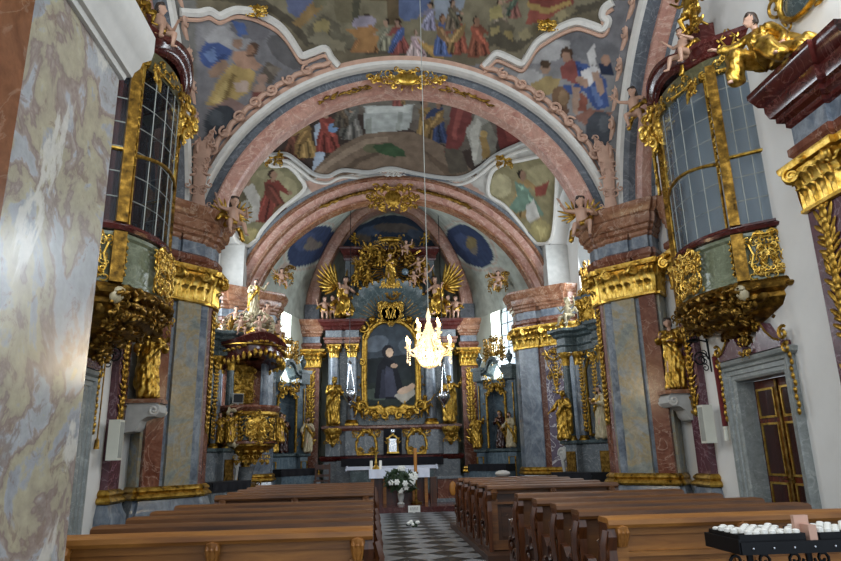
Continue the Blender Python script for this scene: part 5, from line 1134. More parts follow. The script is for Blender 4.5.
def rear_altar(label, loc, rz):
    t = thing('side_altar',label,'altar',(0,0,0)); B = lambda b,n,m,par=None,**k: b.build(n,m,par or t,**k)
    b = MB(); b.box(-.95,.95,-.2,.4,0,.35); b.box(-.85,.85,-.1,.4,.35,1.5)
    for s_ in (1,-1): b.box(s_*.72-.18,s_*.72+.18,-.3,.2,.3,1.45)
    B(b,'base',M['altar_blue'],smooth=False); b = MB()
    for s_ in (1,-1): b.tube([(s_*.58,-.32,.6),(s_*.86,-.32,.6),(s_*.86,-.32,1.3),(s_*.58,-.32,1.3),(s_*.58,-.32,.6)],.03,5)
    B(b,'base_panels',M['gold'])
    b = MB(); b.sweep([(-.92,.4),(-.92,-.3),(-.5,-.3),(-.5,-.1),(.5,-.1),(.5,-.3),(.92,-.3),(.92,.4)],[(-.1,1.42),(0,1.45),(.07,1.5),(.07,1.58),(-.5,1.6)]); B(b,'shelf',M['altar_green'])
    b = MB()   # body with arched niche
    for s_ in (1,-1): b.box(s_*.66-.24,s_*.66+.24,-.1,.4,1.55,4.2)
    b.add([(x,.3,z) for x,z in ((-.45,1.55),(.45,1.55),(.45,4.2),(-.45,4.2))],[(0,1,2,3)])
    ar = [(.43*math.cos(PI*i/10),3.5+.43*math.sin(PI*i/10)) for i in range(11)]
    for (x0,z0),(x1,z1) in zip(ar,ar[1:]): b.add([(x0,-.1,z0),(x1,-.1,z1),(x1,-.1,4.2),(x0,-.1,4.2)],[(0,1,2,3)]); b.add([(x0,-.1,z0),(x1,-.1,z1),(x1,.3,z1),(x0,.3,z0)],[(0,1,2,3)])
    B(b,'niche',M['altar_blue'],smooth=False)
    b = MB(); b.tube([(-.43,-.14,1.62)]+[(x,-.14,z) for x,z in ar[::-1]]+[(.43,-.14,1.62)],.05,6); ornament(b,1.0,.7,22,211,T(0,-.16,3.95),0,1.2)
    for s_ in (1,-1): ornament(b,.2,1.6,14,212+s_,T(s_*.46,-.16,2.7),0,1.0,False); b.tube([(s_*.8,-.13,1.7),(s_*.8,-.13,4.0)],.025,5)
    B(b,'niche_frame',M['gold'],ang=60)
    for s_ in (1,-1):
        b = MB(); b.box(s_*.72-.2,s_*.72+.2,-.32,.3,4.15,4.55); b.box(s_*.72-.26,s_*.72+.26,-.38,.3,4.55,4.68); B(b,'cornice_block',M['altar_green'],smooth=False); b = MB(); urn(b,T(s_*.72,-.1,4.68),1.05); B(b,'urn',M['altar_green'])
    b = MB(); cv = [(-.55,4.35),(-.35,4.42),(-.2,4.72),(0,4.85),(.2,4.72),(.35,4.42),(.55,4.35)]; cv = [(p.x,p.z) for p in bez([(x,0,z) for x,z in cv],4)]
    for off,y in ((0,-.2),(.1,-.3)): b.slab([(x,z+off) for x,z in cv]+[(x,z+off+.12) for x,z in cv[::-1]],y,.3)
    B(b,'curved_cornice',M['altar_green'],ang=25)
    b = MB(); ornament(b,1.0,1.0,40,215,T(0,-.05,5.3),0,1.3); R = random.Random(2)
    for i in range(9): a = PI*(i+.5)/9; b.tube([(.1*math.cos(a),-.1,5.1),(.55*math.cos(a),-.12,5.15+.6*math.sin(a))],[.03,.02],5)
    B(b,'top_carving',M['gold_dark'],ang=60)
    b = MB(); b.box(-.8,.8,-.95,-.3,0,.95); B(b,'mensa',M['altar_blue'],smooth=False)
    t.location = loc; t.rotation_euler = (0,0,rz); return t
def black_cover(label, loc, rz, w, d, z):
    b = MB(); b.box(-w,w,-d,d,z,z+.05); b.grid(lambda u,v:(-w-.02+2*(w+.02)*u,-d-.02-.02*math.sin(u*30)*v,z+.05-.24*v),40,2)
    for s_ in (1,-1): b.add([(s_*(w+.02),-d,z+.05),(s_*(w+.02),d,z+.05),(s_*(w+.02),d,z-.2),(s_*(w+.02),-d,z-.2)],[(0,1,2,3)])
    o = tag(b.build('altar_cover',M['black_cloth'],None,smooth=False),label,'cloth','black covers on the side altars'); o.location = loc; o.rotation_euler = (0,0,rz)
for s_, nm in ((1,'right'),(-1,'left')):
    L1 = (s_*5.72,19.1,.0); r1 = -s_*1.12; fa = front_altar('blue green columned side altar in the choir bay, %s side' % nm + (' behind the pulpit' if s_ < 0 else ' beside the first pier'),L1,r1); fa.scale = (.82,.82,.93); lc = lambda x,y,z: loc2(L1,r1,x*.82,y*.82,z*.93)
    black_cover('black cloth cover on the mensa of the %s columned side altar' % nm,lc(0,-.92,0),r1,.8,.36,.953)
    for k, x in ((0,-.95),(1,.95)):
        figure('saint','altar_saint','%s standing saint on the %s columned side altar, %s figure' % (('gilded','ivory and gilt')[k],nm,('left','right')[k]),'statue',lc(x,-.62,2.06),r1+(.3 if x < 0 else -.3),.84,GOLDSET if k == 0 else IVORYSET,17+k,'hold' if k else 'chest',flip=k == 0)
    figure('putto','putto_figure','white putto on the cornice of the %s columned side altar' % nm,'statue',lc(-.6,-.3,5.75),r1,.95,['ivory','ivory','ivory','ivory'],26,'sit',flip=s_ < 0)
    figure('saint','altar_saint','dark gilt figure crowning the %s columned side altar' % nm,'statue',lc(0,.2,6.82),r1,.62,['gold_dark']*4,18,'raise')
    L2 = (s_*4.05+AX,24.75,.15); r2 = -s_*.8; rear_altar('small teal niche altar with urns in the apse, %s side' % nm,L2,r2)
    black_cover('black cloth cover on the mensa of the %s niche altar' % nm,loc2(L2,r2,0,-.62,0),r2,.82,.34,1.0 if True else 1)
    figure('saint','altar_saint','dark robed figure standing in the %s apse niche' % nm,'statue',loc2(L2,r2,0,.08,1.62),r2,.78,['door_panel','flesh','hair','gold_dark'],9,'pray')
    for k, x in ((0,-.78),(1,.78)): figure('saint','altar_saint','gilt and ivory saint at the %s edge of the %s apse niche altar' % (('left','right')[k],nm),'statue',loc2(L2,r2,x,-.42,1.62),r2+(.3,-.3)[k],.72,IVORYSET if k else GOLDSET,17+k,'chest' if k else 'raise',flip=k == 1)
# ================================================================ PULPIT
PX, PY = at(247,430,20.3).x, 20.3; RZ = .45
p = thing('pulpit','carved pulpit with gilded medallion and figure crowned canopy, left','pulpit',(PX,PY,0)); X = T(PX,PY,0)
B = lambda b,n,m,par=None,**k: b.build(n,m,par or p,**k)
b = MB(); b.lathe([(.55,.0),(.55,.3),(.4,.36),(.3,.5),(.22,.7),(.2,1.0),(.26,1.3),(.3,1.36)],14,0,X); B(b,'foot',M['altar_grey'])
b = MB(); b.lathe([(.6,.52),(.62,.6),(.55,.75),(.3,.9)],14,0,X); ornament(b,1.1,.5,20,301,X @ T(0,-.5,.65),0,1.1); B(b,'foot_carving',M['gold_dark'],ang=60)
b = MB(); b.lathe([(.02,1.1),(.1,1.16),(.16,1.3),(.12,1.4),(.3,1.48),(.42,1.6),(.5,1.74),(.78,1.88),(.86,1.96),(.84,2.02)],22,0,X); B(b,'pendant',M['gold'])
b = MB()
for k in range(9): a = -PI+k*PI/8; ornament(b,.4,.55,8,310,X @ T(.62*math.cos(a),.62*math.sin(a),1.72,a+PI/2),0,1.3)
B(b,'pendant_carving',M['gold_bright'],ang=60)
b = MB(); b.lathe([(.84,2.0),(.8,2.06),(.82,2.4),(.84,2.9),(.86,2.96)],26,0,X); B(b,'body',M['altar_green'])
b = MB(); b.lathe([(.84,2.0),(.93,2.02),(.93,2.08),(.83,2.12)],26,0,X); b.lathe([(.85,2.9),(.95,2.98),(1.0,3.06),(.97,3.12),(.8,3.14)],26,0,X); B(b,'rim',M['red_marble'])
b = MB(); b.lathe([(.9,2.8),(.93,2.86),(.9,2.94)],26,0,X); B(b,'rim_carving',M['gold'])
ma = math.atan2(-20.3,-.86-PX)+PI/2+.35; Y = X @ Matrix.Rotation(ma,4,'Z') @ T(0,-.86,2.48)
b = MB(); b.lathe([(0,.02),(.2,.05),(.34,.0),(.36,.0)],20,0,Y @ Matrix.Rotation(PI/2,4,'X')); ornament(b,.86,.9,60,320,Y @ T(0,-.03,0),0,1.1,False,lambda u,v:u*u+v*v<1); B(b,'medallion',M['gold_bright'],ang=60)
for k in range(5):
    a = ma-1.2+k*.6
    if k == 2: continue
    b = MB(); garland(b,.8,.3,330+k,X @ Matrix.Rotation(a,4,'Z') @ T(0,-.86,2.88)); B(b,'body_carving',M['gold'],ang=60)
wx, wy = PX-.35, PY+.75
b = MB(); b.box(-.62,.62,-.12,.12,2.9,4.75,0,T(wx,wy,0,ma)); bk = B(b,'back_panel',M['red_marble'],smooth=False)
b = MB(); ornament(b,.75,1.35,60,340,T(wx,wy,3.95,ma) @ T(-.05,-.18,0),0,1.0); b.box(-.4,.3,-.16,-.12,3.3,4.6,0,T(wx,wy,0,ma)); B(b,'back_relief',M['gold'],bk,ang=60)
b = MB(); b.lathe([(.13,3.1),(.12,4.7)],12,0,T(wx+.72,wy-.2,0)); b.lathe([(.13,3.1),(.12,4.7)],12,0,T(wx-.6,wy-.1,0)); B(b,'shaft',M['blue_marble'])
b = MB(); N = 48; pr = [(.3,4.6),(.98,4.36),(1.03,4.44),(1.0,4.62),(1.04,4.7),(1.04,4.78),(1.1,4.86),(1.14,4.96),(1.0,5.04),(.5,5.28),(.1,5.4)]; vs = []
for r,z in pr:
    for i in range(N): a = 2*PI*i/N; vs.append((r*math.cos(a),r*math.sin(a),z+.26*max(0,math.cos(a+PI/2-ma))**2*(r>.9)+.05*math.cos(4*(a+PI/2-ma))*(r>.9)))
b.add(vs,[(j*N+i,j*N+(i+1)%N,(j+1)*N+(i+1)%N,(j+1)*N+i) for j in range(len(pr)-1) for i in range(N)],0,X); cp_ = B(b,'canopy',M['dark_red'])
b = MB()
for i in range(40):
    a = 2*PI*i/40; z = 4.4+.26*max(0,math.cos(a+PI/2-ma))**2+.05*math.cos(4*(a+PI/2-ma)); b.ell((1.03*math.cos(a),1.03*math.sin(a),z-.05*(i%2)),(.06,.05,.13),0,X,6); b.ell((1.05*math.cos(a),1.05*math.sin(a),z+.3),(.08,.05,.05),0,X,6)
b.lathe([(1.06,4.88),(1.12,4.9),(1.1,4.94)],30,0,X); B(b,'canopy_fringe',M['gold'],cp_,ang=60)
b = MB(); R = random.Random(8)
for i in range(40): a = R.uniform(0,2*PI); r = R.uniform(.1,.75); b.ell((r*math.cos(a),r*math.sin(a),5.3+.75*(1-r)+R.uniform(-.1,.15)),(R.uniform(.1,.2),.12,.1),0,X,6)
ornament(b,1.5,.9,30,350,X @ T(0,-.5,5.5),0,1.0); B(b,'cloud_base',M['ivory'],cp_,ang=60)
figure('saint','canopy_saint','pale gilt saint standing on top of the pulpit canopy','statue',(PX+.05,PY,5.95),ma,.7,IVORYSET,18,'raise')
for i,(x,y,z,ps,d) in enumerate(((-.45,-.3,5.5,'fly','upper left of the crowning saint'),(.5,-.35,5.6,'fly','right of the crowning saint'),(-.2,-.7,5.15,'sit','at the front edge'),(.35,-.75,5.12,'sit','at the front right edge'),(.85,-.2,5.1,'sit','at the far right rim'),(-.8,-.3,5.1,'sit','at the far left rim'))):
    figure('putto','putto_figure','pale gilt putto on the pulpit canopy, '+d,'statue',(PX+x,PY+y,z),ma+x*.6,.72,IVORYSET if i % 2 else FLESHSET,30+i%3,ps,'putti on the pulpit canopy',flip=i % 2 == 1)
for i,(a,d) in enumerate(((-1.15,'leftmost'),(-.8,'second from left'),(.85,'right'))):
    v = Matrix.Rotation(ma+a,3,'Z') @ Vector((0,-1.05,0)); figure('saint','pulpit_figure','small gilt and flesh figure standing on the pulpit rim ledge, '+d,'statue',(PX+v.x,PY+v.y,2.04),ma+a,.5,FLESHSET,17 if i != 1 else 18,'chest')
n_ = thing('hymn_board','small black board in pale frame on the pulpit edge','board',(PX-.12,PY-.95,3.12)); Y = T(PX-.12,PY-.95,3.3,ma); b = MB(); b.box(-.14,.14,-.01,.02,-.12,.12,0,Y); b.build('panel',M['ink'],n_,smooth=False); b = MB(); b.tube([(-.15,0,-.13),(.15,0,-.13),(.15,0,.13),(-.15,0,.13),(-.15,0,-.13)],.018,4,0,Y); b.tube([(0,0,-.13),(0,.02,-.2)],.02,4,0,Y); b.build('frame',M['stucco_grey'],n_)
# putti on the entablatures of the piers and small ornaments on the arches
figure('putto','putto_figure','gilt winged putto on the cornice of the right first pier','statue',tuple(at(584,244,14.2)),-.3,1.2,FLESHSET,5,'sit',None,'gold')
figure('putto','putto_figure','gilt winged putto on the cornice of the left first pier','statue',tuple(at(232,242,14.2)),.5,1.1,FLESHSET,6,'sit',None,'gold',flip=True)
figure('putto','putto_figure','gilt putto on the cornice of the right second pier','statue',tuple(at(499,292,22.6)),-.3,.8,FLESHSET,7,'sit',None,'gold')
figure('putto','putto_figure','gilt putto on the cornice of the left second pier','statue',tuple(at(281,290,22.6)),.4,.8,FLESHSET,8,'sit',None,'gold',flip=True)
for s_, nm in ((1,'right'),(-1,'left')):
    q = at(498 if s_ > 0 else 283, 283 if s_ > 0 else 275, 23.8); carving('gilded_cartouche','dark gilded cartouche hanging on the vault, %s of the sanctuary arch' % nm,.85,.8,30,170,T(q.x,q.y,q.z,-s_*.5),'gold_dark')
q = at(407,79,14.2); carving('gilded_cartouche','large gilded cartouche at the crown of the first arch',2.1,.62,46,171,T(q.x,14.22,q.z),'gold_bright',cart=True)
for s_, nm in ((1,'right'),(-1,'left')):
    b = MB(); R = random.Random(4)
    for i in range(24):
        a = PI/2-s_*(.2+.3*i/24); r = 4.62; x, z = r*math.cos(a), 6.12+r*math.sin(a); b.ell((x+R.uniform(-.05,.05),14.45,z+R.uniform(-.06,.06)),(.09,.03,.03),0,None,6,Matrix.Rotation(-(a-PI/2)+R.uniform(-.8,.8),3,'Y'))
    tag(recenter(b.build('gilded_tendril',M['gold_dark'],None,ang=60),(s_*1.6,14.5,10.4)),'gilded leaf tendril on the salmon soffit, %s of the crown cartouche' % nm,'ornament')
q = at(393,197,21.6); carving('gilded_cartouche','gilded shell cartouche at the crown of the second arch',2.0,1.1,50,172,T(q.x,21.75,q.z),'gold',cart=True)
for s_, nm in ((1,'right'),(-1,'left')):
    b = MB(); R = random.Random(6)
    for i in range(34):
        a = PI/2-s_*(.16+.36*i/34); r = 5.52; x, z = r*math.cos(a), 5.6+r*math.sin(a); b.ell((x,21.98,z-.02),(.15,.05,.06),0,None,6,Matrix.Rotation(-(a-PI/2)+R.uniform(-.8,.8),3,'Y'))
    tag(recenter(b.build('gilded_tendril',M['gold_dark'],None,ang=60),(s_*1.6,21.9,10.8)),'gilded leaf tendril on the second arch, %s of its shell cartouche' % nm,'ornament')
# ================================================================ CHANDELIER
CX, CY, CZ = .19, 12.0, 3.56
c = thing('chandelier','lit crystal chandelier on a long rope over the aisle','chandelier',(CX,CY,CZ)); X = T(CX,CY,CZ); B = lambda b,n,m,par=None,**k: b.build(n,m,par or c,**k)
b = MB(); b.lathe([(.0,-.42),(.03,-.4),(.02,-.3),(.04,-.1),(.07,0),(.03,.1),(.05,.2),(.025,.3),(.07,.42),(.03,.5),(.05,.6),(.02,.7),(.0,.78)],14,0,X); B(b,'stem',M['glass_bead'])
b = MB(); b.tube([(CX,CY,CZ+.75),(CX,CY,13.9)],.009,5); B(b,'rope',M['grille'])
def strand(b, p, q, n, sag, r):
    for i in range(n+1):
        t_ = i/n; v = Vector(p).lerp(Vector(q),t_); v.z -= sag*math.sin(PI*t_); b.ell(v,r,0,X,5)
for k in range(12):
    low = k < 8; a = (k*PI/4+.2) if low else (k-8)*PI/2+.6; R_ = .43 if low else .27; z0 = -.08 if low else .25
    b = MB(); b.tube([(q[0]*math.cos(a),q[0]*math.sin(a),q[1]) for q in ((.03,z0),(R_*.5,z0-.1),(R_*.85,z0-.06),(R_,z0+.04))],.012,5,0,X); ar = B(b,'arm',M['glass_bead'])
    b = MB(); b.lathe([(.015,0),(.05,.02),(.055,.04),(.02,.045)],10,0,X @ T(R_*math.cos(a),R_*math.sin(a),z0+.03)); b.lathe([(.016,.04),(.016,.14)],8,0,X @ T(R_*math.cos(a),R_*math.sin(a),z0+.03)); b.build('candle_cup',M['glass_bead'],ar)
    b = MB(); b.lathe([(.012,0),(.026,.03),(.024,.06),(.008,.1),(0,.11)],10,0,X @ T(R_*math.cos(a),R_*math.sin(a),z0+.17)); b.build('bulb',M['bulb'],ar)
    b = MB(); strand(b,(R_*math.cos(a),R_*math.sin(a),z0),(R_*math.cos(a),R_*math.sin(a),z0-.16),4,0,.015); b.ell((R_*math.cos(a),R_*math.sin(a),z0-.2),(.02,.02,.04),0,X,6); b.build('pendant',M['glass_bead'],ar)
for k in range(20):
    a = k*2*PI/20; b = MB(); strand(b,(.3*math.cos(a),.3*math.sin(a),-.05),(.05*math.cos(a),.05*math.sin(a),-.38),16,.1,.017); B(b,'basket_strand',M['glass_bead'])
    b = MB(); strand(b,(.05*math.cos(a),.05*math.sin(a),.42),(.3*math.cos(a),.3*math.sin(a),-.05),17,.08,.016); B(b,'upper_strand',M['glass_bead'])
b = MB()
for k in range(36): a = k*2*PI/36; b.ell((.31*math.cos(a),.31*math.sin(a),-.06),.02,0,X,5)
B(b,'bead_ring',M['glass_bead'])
# ================================================================ PEWS
def pew(x0, x1, y, aisle, label, group, rear, mw, mr, name='church_pew', zt=1.09):
    """one bench seen from behind; aisle = +1 when the carved end facing the aisle is at x1"""
    t = thing(name, label, 'pew', ((x0+x1)/2, y+.3, .1), group); B = lambda b,n,m,par=None,**k: b.build(n,m,par or t,**k)
    b = MB(); b.box(x0+.05,x1-.05,y,y+.05,.14,zt-.05); bk = B(b,'backrest',mw,smooth=False)
    b = MB(); pf = [(-.10,zt-.075),(-.115,zt-.05),(-.11,zt-.015),(-.07,zt),(.1,zt),(.13,zt-.02),(.13,zt-.05),(.06,zt-.075)]
    b.add([(x0-.03,y+q,z) for q,z in pf]+[(x1+.03,y+q,z) for q,z in pf],[tuple(range(8)),tuple(range(15,7,-1))]+[(i,(i+1)%8,8+(i+1)%8,8+i) for i in range(8)]); B(b,'top_rail',mr,ang=30)
    b = MB(); b.box(x0+.05,x1-.05,y+.05,y+.46,.46,.5); B(b,'seat',mw,smooth=False)
    b = MB(); b.box(x0+.06,x1-.06,y-.34,y-.2,.22,.26); B(b,'kneeler',mw,smooth=False) if not rear else None
    for xx, s_ in ((x0,-1),(x1,1)):
        pr = [(-.08,.1),(.6,.1),(.6,.5),(.56,.58),(.6,.68),(.56,.74),(.46,.72),(.36,.64),(.26,.66),(.16,.8),(.12,.95),(.1,zt-.04),(-.07,zt-.04),(-.1,.95),(-.06,.85),(-.08,.7)]
        a, e = (xx-.035,xx+.035); n = len(pr); b = MB()
        b.add([(a,y+q,z) for q,z in pr]+[(e,y+q,z) for q,z in pr],[tuple(range(n)),tuple(range(2*n-1,n-1,-1))]+[(i,(i+1)%n,n+(i+1)%n,n+i) for i in range(n)]); en = B(b,'end_panel',M['pew_end'],smooth=False)
        if s_ == aisle:
            b = MB(); X = T(xx+s_*.035,y,0,s_*PI/2)
            for (c_,r,a0,tn) in (((.12,.3),.13,0,1.3),((.36,.42),.12,2,-1.3),((.0,.82),.1,1,1.4),((.1,.62),.1,-1,1.2)): b.tube([(s_*q[0],-.02,q[2]) for q in scroll_pts(c_,r,a0,tn)],[.026-.012*i/14 for i in range(15)],5,0,X)
            b.tube([(s_*-.09,-.02,1.0),(s_*-.1,-.05,.9),(s_*-.05,-.04,.75),(s_*-.09,-.03,.5),(s_*-.05,-.03,.2)],[.03,.035,.03,.03,.025],5,0,X); b.build('end_carving',M['pew_end'],en,ang=60)
    if rear:
        b = MB(); b.box(x0-.02,x1+.02,y-.045,y,.80,.835); b.box(x0,x1,y-.03,y,.12,.26); b.box(x0,x1,y-.03,y,.955,1.02); B(b,'moulding',mr,smooth=False)
        xs = [x0+.08,(x0+x1)/2,x1-.08]
        for xx in xs:
            b = MB(); b.box(xx-.055,xx+.055,y-.035,y,.2,.8); b.box(xx-.06,xx+.06,y-.04,y,.83,.88)
            b.tube([(xx,y-.04,1.02),(xx,y-.085,1.0),(xx,y-.08,.95),(xx,y-.045,.9),(xx,y-.05,.87)],[.05,.055,.05,.04,.03],8)
            for k in (-1,0,1): b.tube([(xx+k*.03,y-.1,1.02),(xx+k*.032,y-.125,.98),(xx+k*.028,y-.1,.93),(xx+k*.02,y-.075,.88)],.014,5)
            B(b,'console',mr,ang=40)
        for a, e in zip(xs,xs[1:]):
            for z0_, z1_ in ((.3,.76),):
                b = MB(); b.box(a+.12,e-.12,y-.012,y,z0_,z1_); B(b,'panel',mw,smooth=False)
                b = MB(); R = random.Random(int(a*100)); ornament(b,(e-a)*.6,.3,14,int(abs(a)*50)+3,T((a+e)/2,y-.012,.53),0,.7); B(b,'panel_carving',mr,ang=60)
    return t
L0, L1, R0, R1 = -3.11, -.9, .97, 3.06
for nm, x0, x1, y0, y1 in (('left',L0-.1,L1+.12,4.7,9.0),('left',L0-.1,L1+.12,9.5,14.4),('right',R0-.12,R1+.1,4.8,9.3),('right',R0-.12,R1+.1,10.3,15.3)):
    b = MB(); b.box(x0,x1,y0,y1,0,.1); o = tag(b.build('pew_platform',M['dark_wood'],None,smooth=False),'low dark wooden floor platform under the %s %s pews' % ('front' if y0 < 9.4 else 'farther',nm),'platform'); recenter(o,((x0+x1)/2,(y0+y1)/2,0))
rows = {'left':[5.06,5.78,6.55,7.2,8.03,9.95,10.75,11.55,12.35,13.2],'right':[5.25,5.98,6.7,7.5,8.46,10.74,11.6,12.5,13.4,14.3]}
ordn = ['nearest','second','third','fourth','fifth']
for sd in ('left','right'):
    for i, y in enumerate(rows[sd]):
        far = i > 4; x0, x1 = (L0,L1) if sd == 'left' else (R0,R1); k = i % 5
        lab = '%s wooden pew of the %s %s block' % (ordn[k],'far' if far else 'near',sd)
        if k == 0: lab = ('honey brown pew back with carved consoles, nearest on the %s' % sd) if not far else 'panelled pew back opening the far %s block' % sd
        rear = k == 0
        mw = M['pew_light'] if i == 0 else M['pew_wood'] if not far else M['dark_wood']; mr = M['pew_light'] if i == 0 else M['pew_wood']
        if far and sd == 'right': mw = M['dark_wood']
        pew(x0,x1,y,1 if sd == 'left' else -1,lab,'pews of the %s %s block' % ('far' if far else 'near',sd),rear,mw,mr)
# ================================================================ CANDLE RACK
zt = at(741,549,4.0).z; q = at(741,549,4.0); xl = q.x; yb = 4.42
k = thing('candle_rack','black iron votive candle rack at the lower right','candle rack',(xl+.6,4.2,0)); B = lambda b,n,m,par=None,**kk: b.build(n,m,par or k,**kk)
XR = xl+1.25
b = MB(); b.box(xl,XR,4.0,yb,zt-.01,zt+.0); b.box(xl,XR,3.99,4.005,zt-.035,zt+.035); b.box(xl,XR,yb-.005,yb+.01,zt-.035,zt+.05); b.box(xl-.008,xl+.006,4.0,yb,zt-.035,zt+.05); b.box(XR-.006,XR+.008,4.0,yb,zt-.035,zt+.05); B(b,'tray',M['black_iron'],smooth=False)
for i in range(9): b = MB(); b.ell((xl+.07+.13*i,3.985,zt),(.008,.006,.008),0,None,6); B(b,'rivet',M['silver'])
for xx in (xl+.16,xl+1.05,xl+.55):
    b = MB(); b.tube([(xx,4.2,zt-.02),(xx,4.2,.03)],.02,6); B(b,'leg',M['black_iron']); b = MB()
    for s_ in (1,-1): b.tube([(xx+s_*(.02+qq[0]),4.2,qq[2]) for qq in scroll_pts((.07,zt-.1),.055,PI,1.5)],.01,5); b.tube([(xx,4.2,.1),(xx+s_*.15,4.2,.03),(xx+s_*.22,4.2,.015)],.015,5)
    B(b,'scroll',M['black_iron'])
proto = None; w_ = .42
for g_, x0 in ((0,xl+.015),(1,xl+.53)):
    b = MB(); nx, ny = 8, 5
    for j in range(ny+1): yy = 4.03+.36*j/ny; b.box(x0,x0+w_,yy-.004,yy+.004,zt+.0,zt+.075)
    b.box(x0-.004,x0+.004,4.03,4.39,zt,zt+.075); b.box(x0+w_-.004,x0+w_+.004,4.03,4.39,zt,zt+.075); B(b,'candle_holder',M['black_iron'],smooth=False)
    for i in range(nx):
        for j in range(ny):
            if (i*7+j*3+g_) % 11 == 0: continue
            x, y = x0+.03+(w_-.06)*i/(nx-1), 4.066+.36*j/ny; z = zt+.002
            if proto is None:
                b = MB(); b.lathe([(.021,0),(.022,.04),(.022,.095),(.012,.1),(0,.098)],10,0,T(x,y,z)); proto = tag(b.build('votive_candle',M['wax'],None),'','candle','votive candles on the iron rack'); recenter(proto,(x,y,z)); o = proto
            else: o = proto.copy(); col.objects.link(o); o.location = (x,y,z-.006*((i+j*2) % 3))
            o['label'] = 'white votive candle standing in the %s holder of the iron rack' % ('left','right')[g_]
b = MB(); x = xl+.46; b.box(x,x+.05,4.02,4.1,zt,zt+.12); b.box(x-.035,x+.06,4.1,4.13,zt,zt+.17); tag(recenter(b.build('offering_box',M['copper'],None,smooth=False),(x,4.06,zt)),'small copper coloured offering box between the candle holders','box')
b = MB(); p_ = at(476,472,17.0); X = T(2.1,14.35,1.1)
b.ell((1.93,14.38,1.155),(.17,.1,.07),0,None,10); tag(recenter(b.build('folded_cloth',M['stucco_grey'],None),(1.93,14.38,1.09)),'pale rolled cloth lying on the farthest right pew','cloth')
# ================================================================ PAINTED SURFACES (colour attribute on the real surfaces)
def lin(h): return np.array(hexc(h)[:3])
def in_poly(x, y, P):
    c = np.zeros(len(x), bool); n = len(P); j = n-1
    for i in range(n):
        (xi,yi),(xj,yj) = P[i],P[j]
        k = ((yi > y) != (yj > y)) & (x < (xj-xi)*(y-yi)/((yj-yi) if yj != yi else 1e-9)+xi); c ^= k; j = i
    return c
def poly(c, *P): return ('P',c,P)
def ell(c, cx, cy, rx, ry, rot=0): return ('E',c,cx,cy,rx,ry,rot)
def shade(h, k):
    v = [max(0,min(255,int(int(h[i:i+2],16)*k))) for i in (0,2,4)]; return '%02x%02x%02x' % tuple(v)
def person(cx, cy, h, robe, mantle, skin='a07a60', hair='2c2018', flip=1, lean=0.0, sit=False):
    """a draped painted figure; (cx, cy) is the middle of the hem, h its height"""
    f = lambda x, y: (cx+flip*(x+lean*y)*h, cy-y*h); L = []
    w = .36 if sit else .24
    L.append(poly(robe,f(-w,0),f(w,.0),f(w*.8,.25),f(.14,.55),f(.13,.8),f(-.11,.82),f(-.15,.5),f(-w*.9,.2)))
    for k in range(4): x = -w*.8+k*w*.5; L.append(poly(shade(robe,.6 if k % 2 else 1.3),f(x,.02),f(x+.05,.02),f(.02+x*.3,.6),f(x*.35,.6)))
    L.append(poly(mantle,f(-.17,.78),f(.02,.7),f(.26,.36),f(w+.06,.08),f(w-.1,.05),f(.1,.3),f(-.12,.5)))
    L.append(poly(shade(mantle,1.35),f(-.1,.7),f(.0,.66),f(.2,.36),f(.16,.34)))
    L.append(poly(shade(mantle,.6),f(.1,.35),f(.16,.32),f(w,.08),f(w-.06,.06)))
    L.append(poly(robe,f(.08,.78),f(.16,.76),f(.34,.58),f(.3,.52),f(.1,.64))); L.append(ell(skin,*f(.35,.56),.045*h,.04*h))
    L.append(ell(hair,*f(-.02,.93),.085*h,.09*h)); L.append(ell(skin,*f(.015,.91),.065*h,.08*h)); L.append(ell(skin,*f(0,.82),.05*h,.05*h)); return L
def paint(o, base, shapes, warp=1.2, seed=0, attr='paint', jitter=.12, sat=.3):
    me = o.data; n = len(me.vertices); co = np.empty(n*3); me.vertices.foreach_get('co',co); co = co.reshape(-1,3)
    px, py = proj(co)
    q = np.array([[noise.noise(Vector(c*1.3+seed)),noise.noise(Vector(c*1.3+seed+37)),noise.noise(Vector(c*4+seed)),noise.noise(Vector(c*.6+seed+9))] for c in co])
    px = px+q[:,0]*warp*2; py = py+q[:,1]*warp*2
    C = base(px,py) if callable(base) else np.tile(lin(base),(n,1)); C = C*(1+.3*q[:,3])[:,None]
    for s in shapes:
        if s[0] == 'P': P = s[2]; m = in_poly(px,py,P)
        else:
            _,c,cx,cy,rx,ry,rot = s; a = math.radians(rot); dx, dy = px-cx, py-cy; u = (dx*math.cos(a)+dy*math.sin(a))/rx; v = (-dx*math.sin(a)+dy*math.cos(a))/ry; m = u*u+v*v < 1
        C[m] = lin(s[1])
    L_ = C@np.array([.3,.55,.15]); C = C+(L_[:,None]*np.array([1.06,1.0,.88])-C)*sat; C = C*(1+jitter*2.2*q[:,2])[:,None]; C = np.clip(C,0,1)
    at_ = me.color_attributes.new(attr,'FLOAT_COLOR','POINT'); at_.data.foreach_set('color',np.c_[C,np.ones(n)].astype(np.float32).ravel())
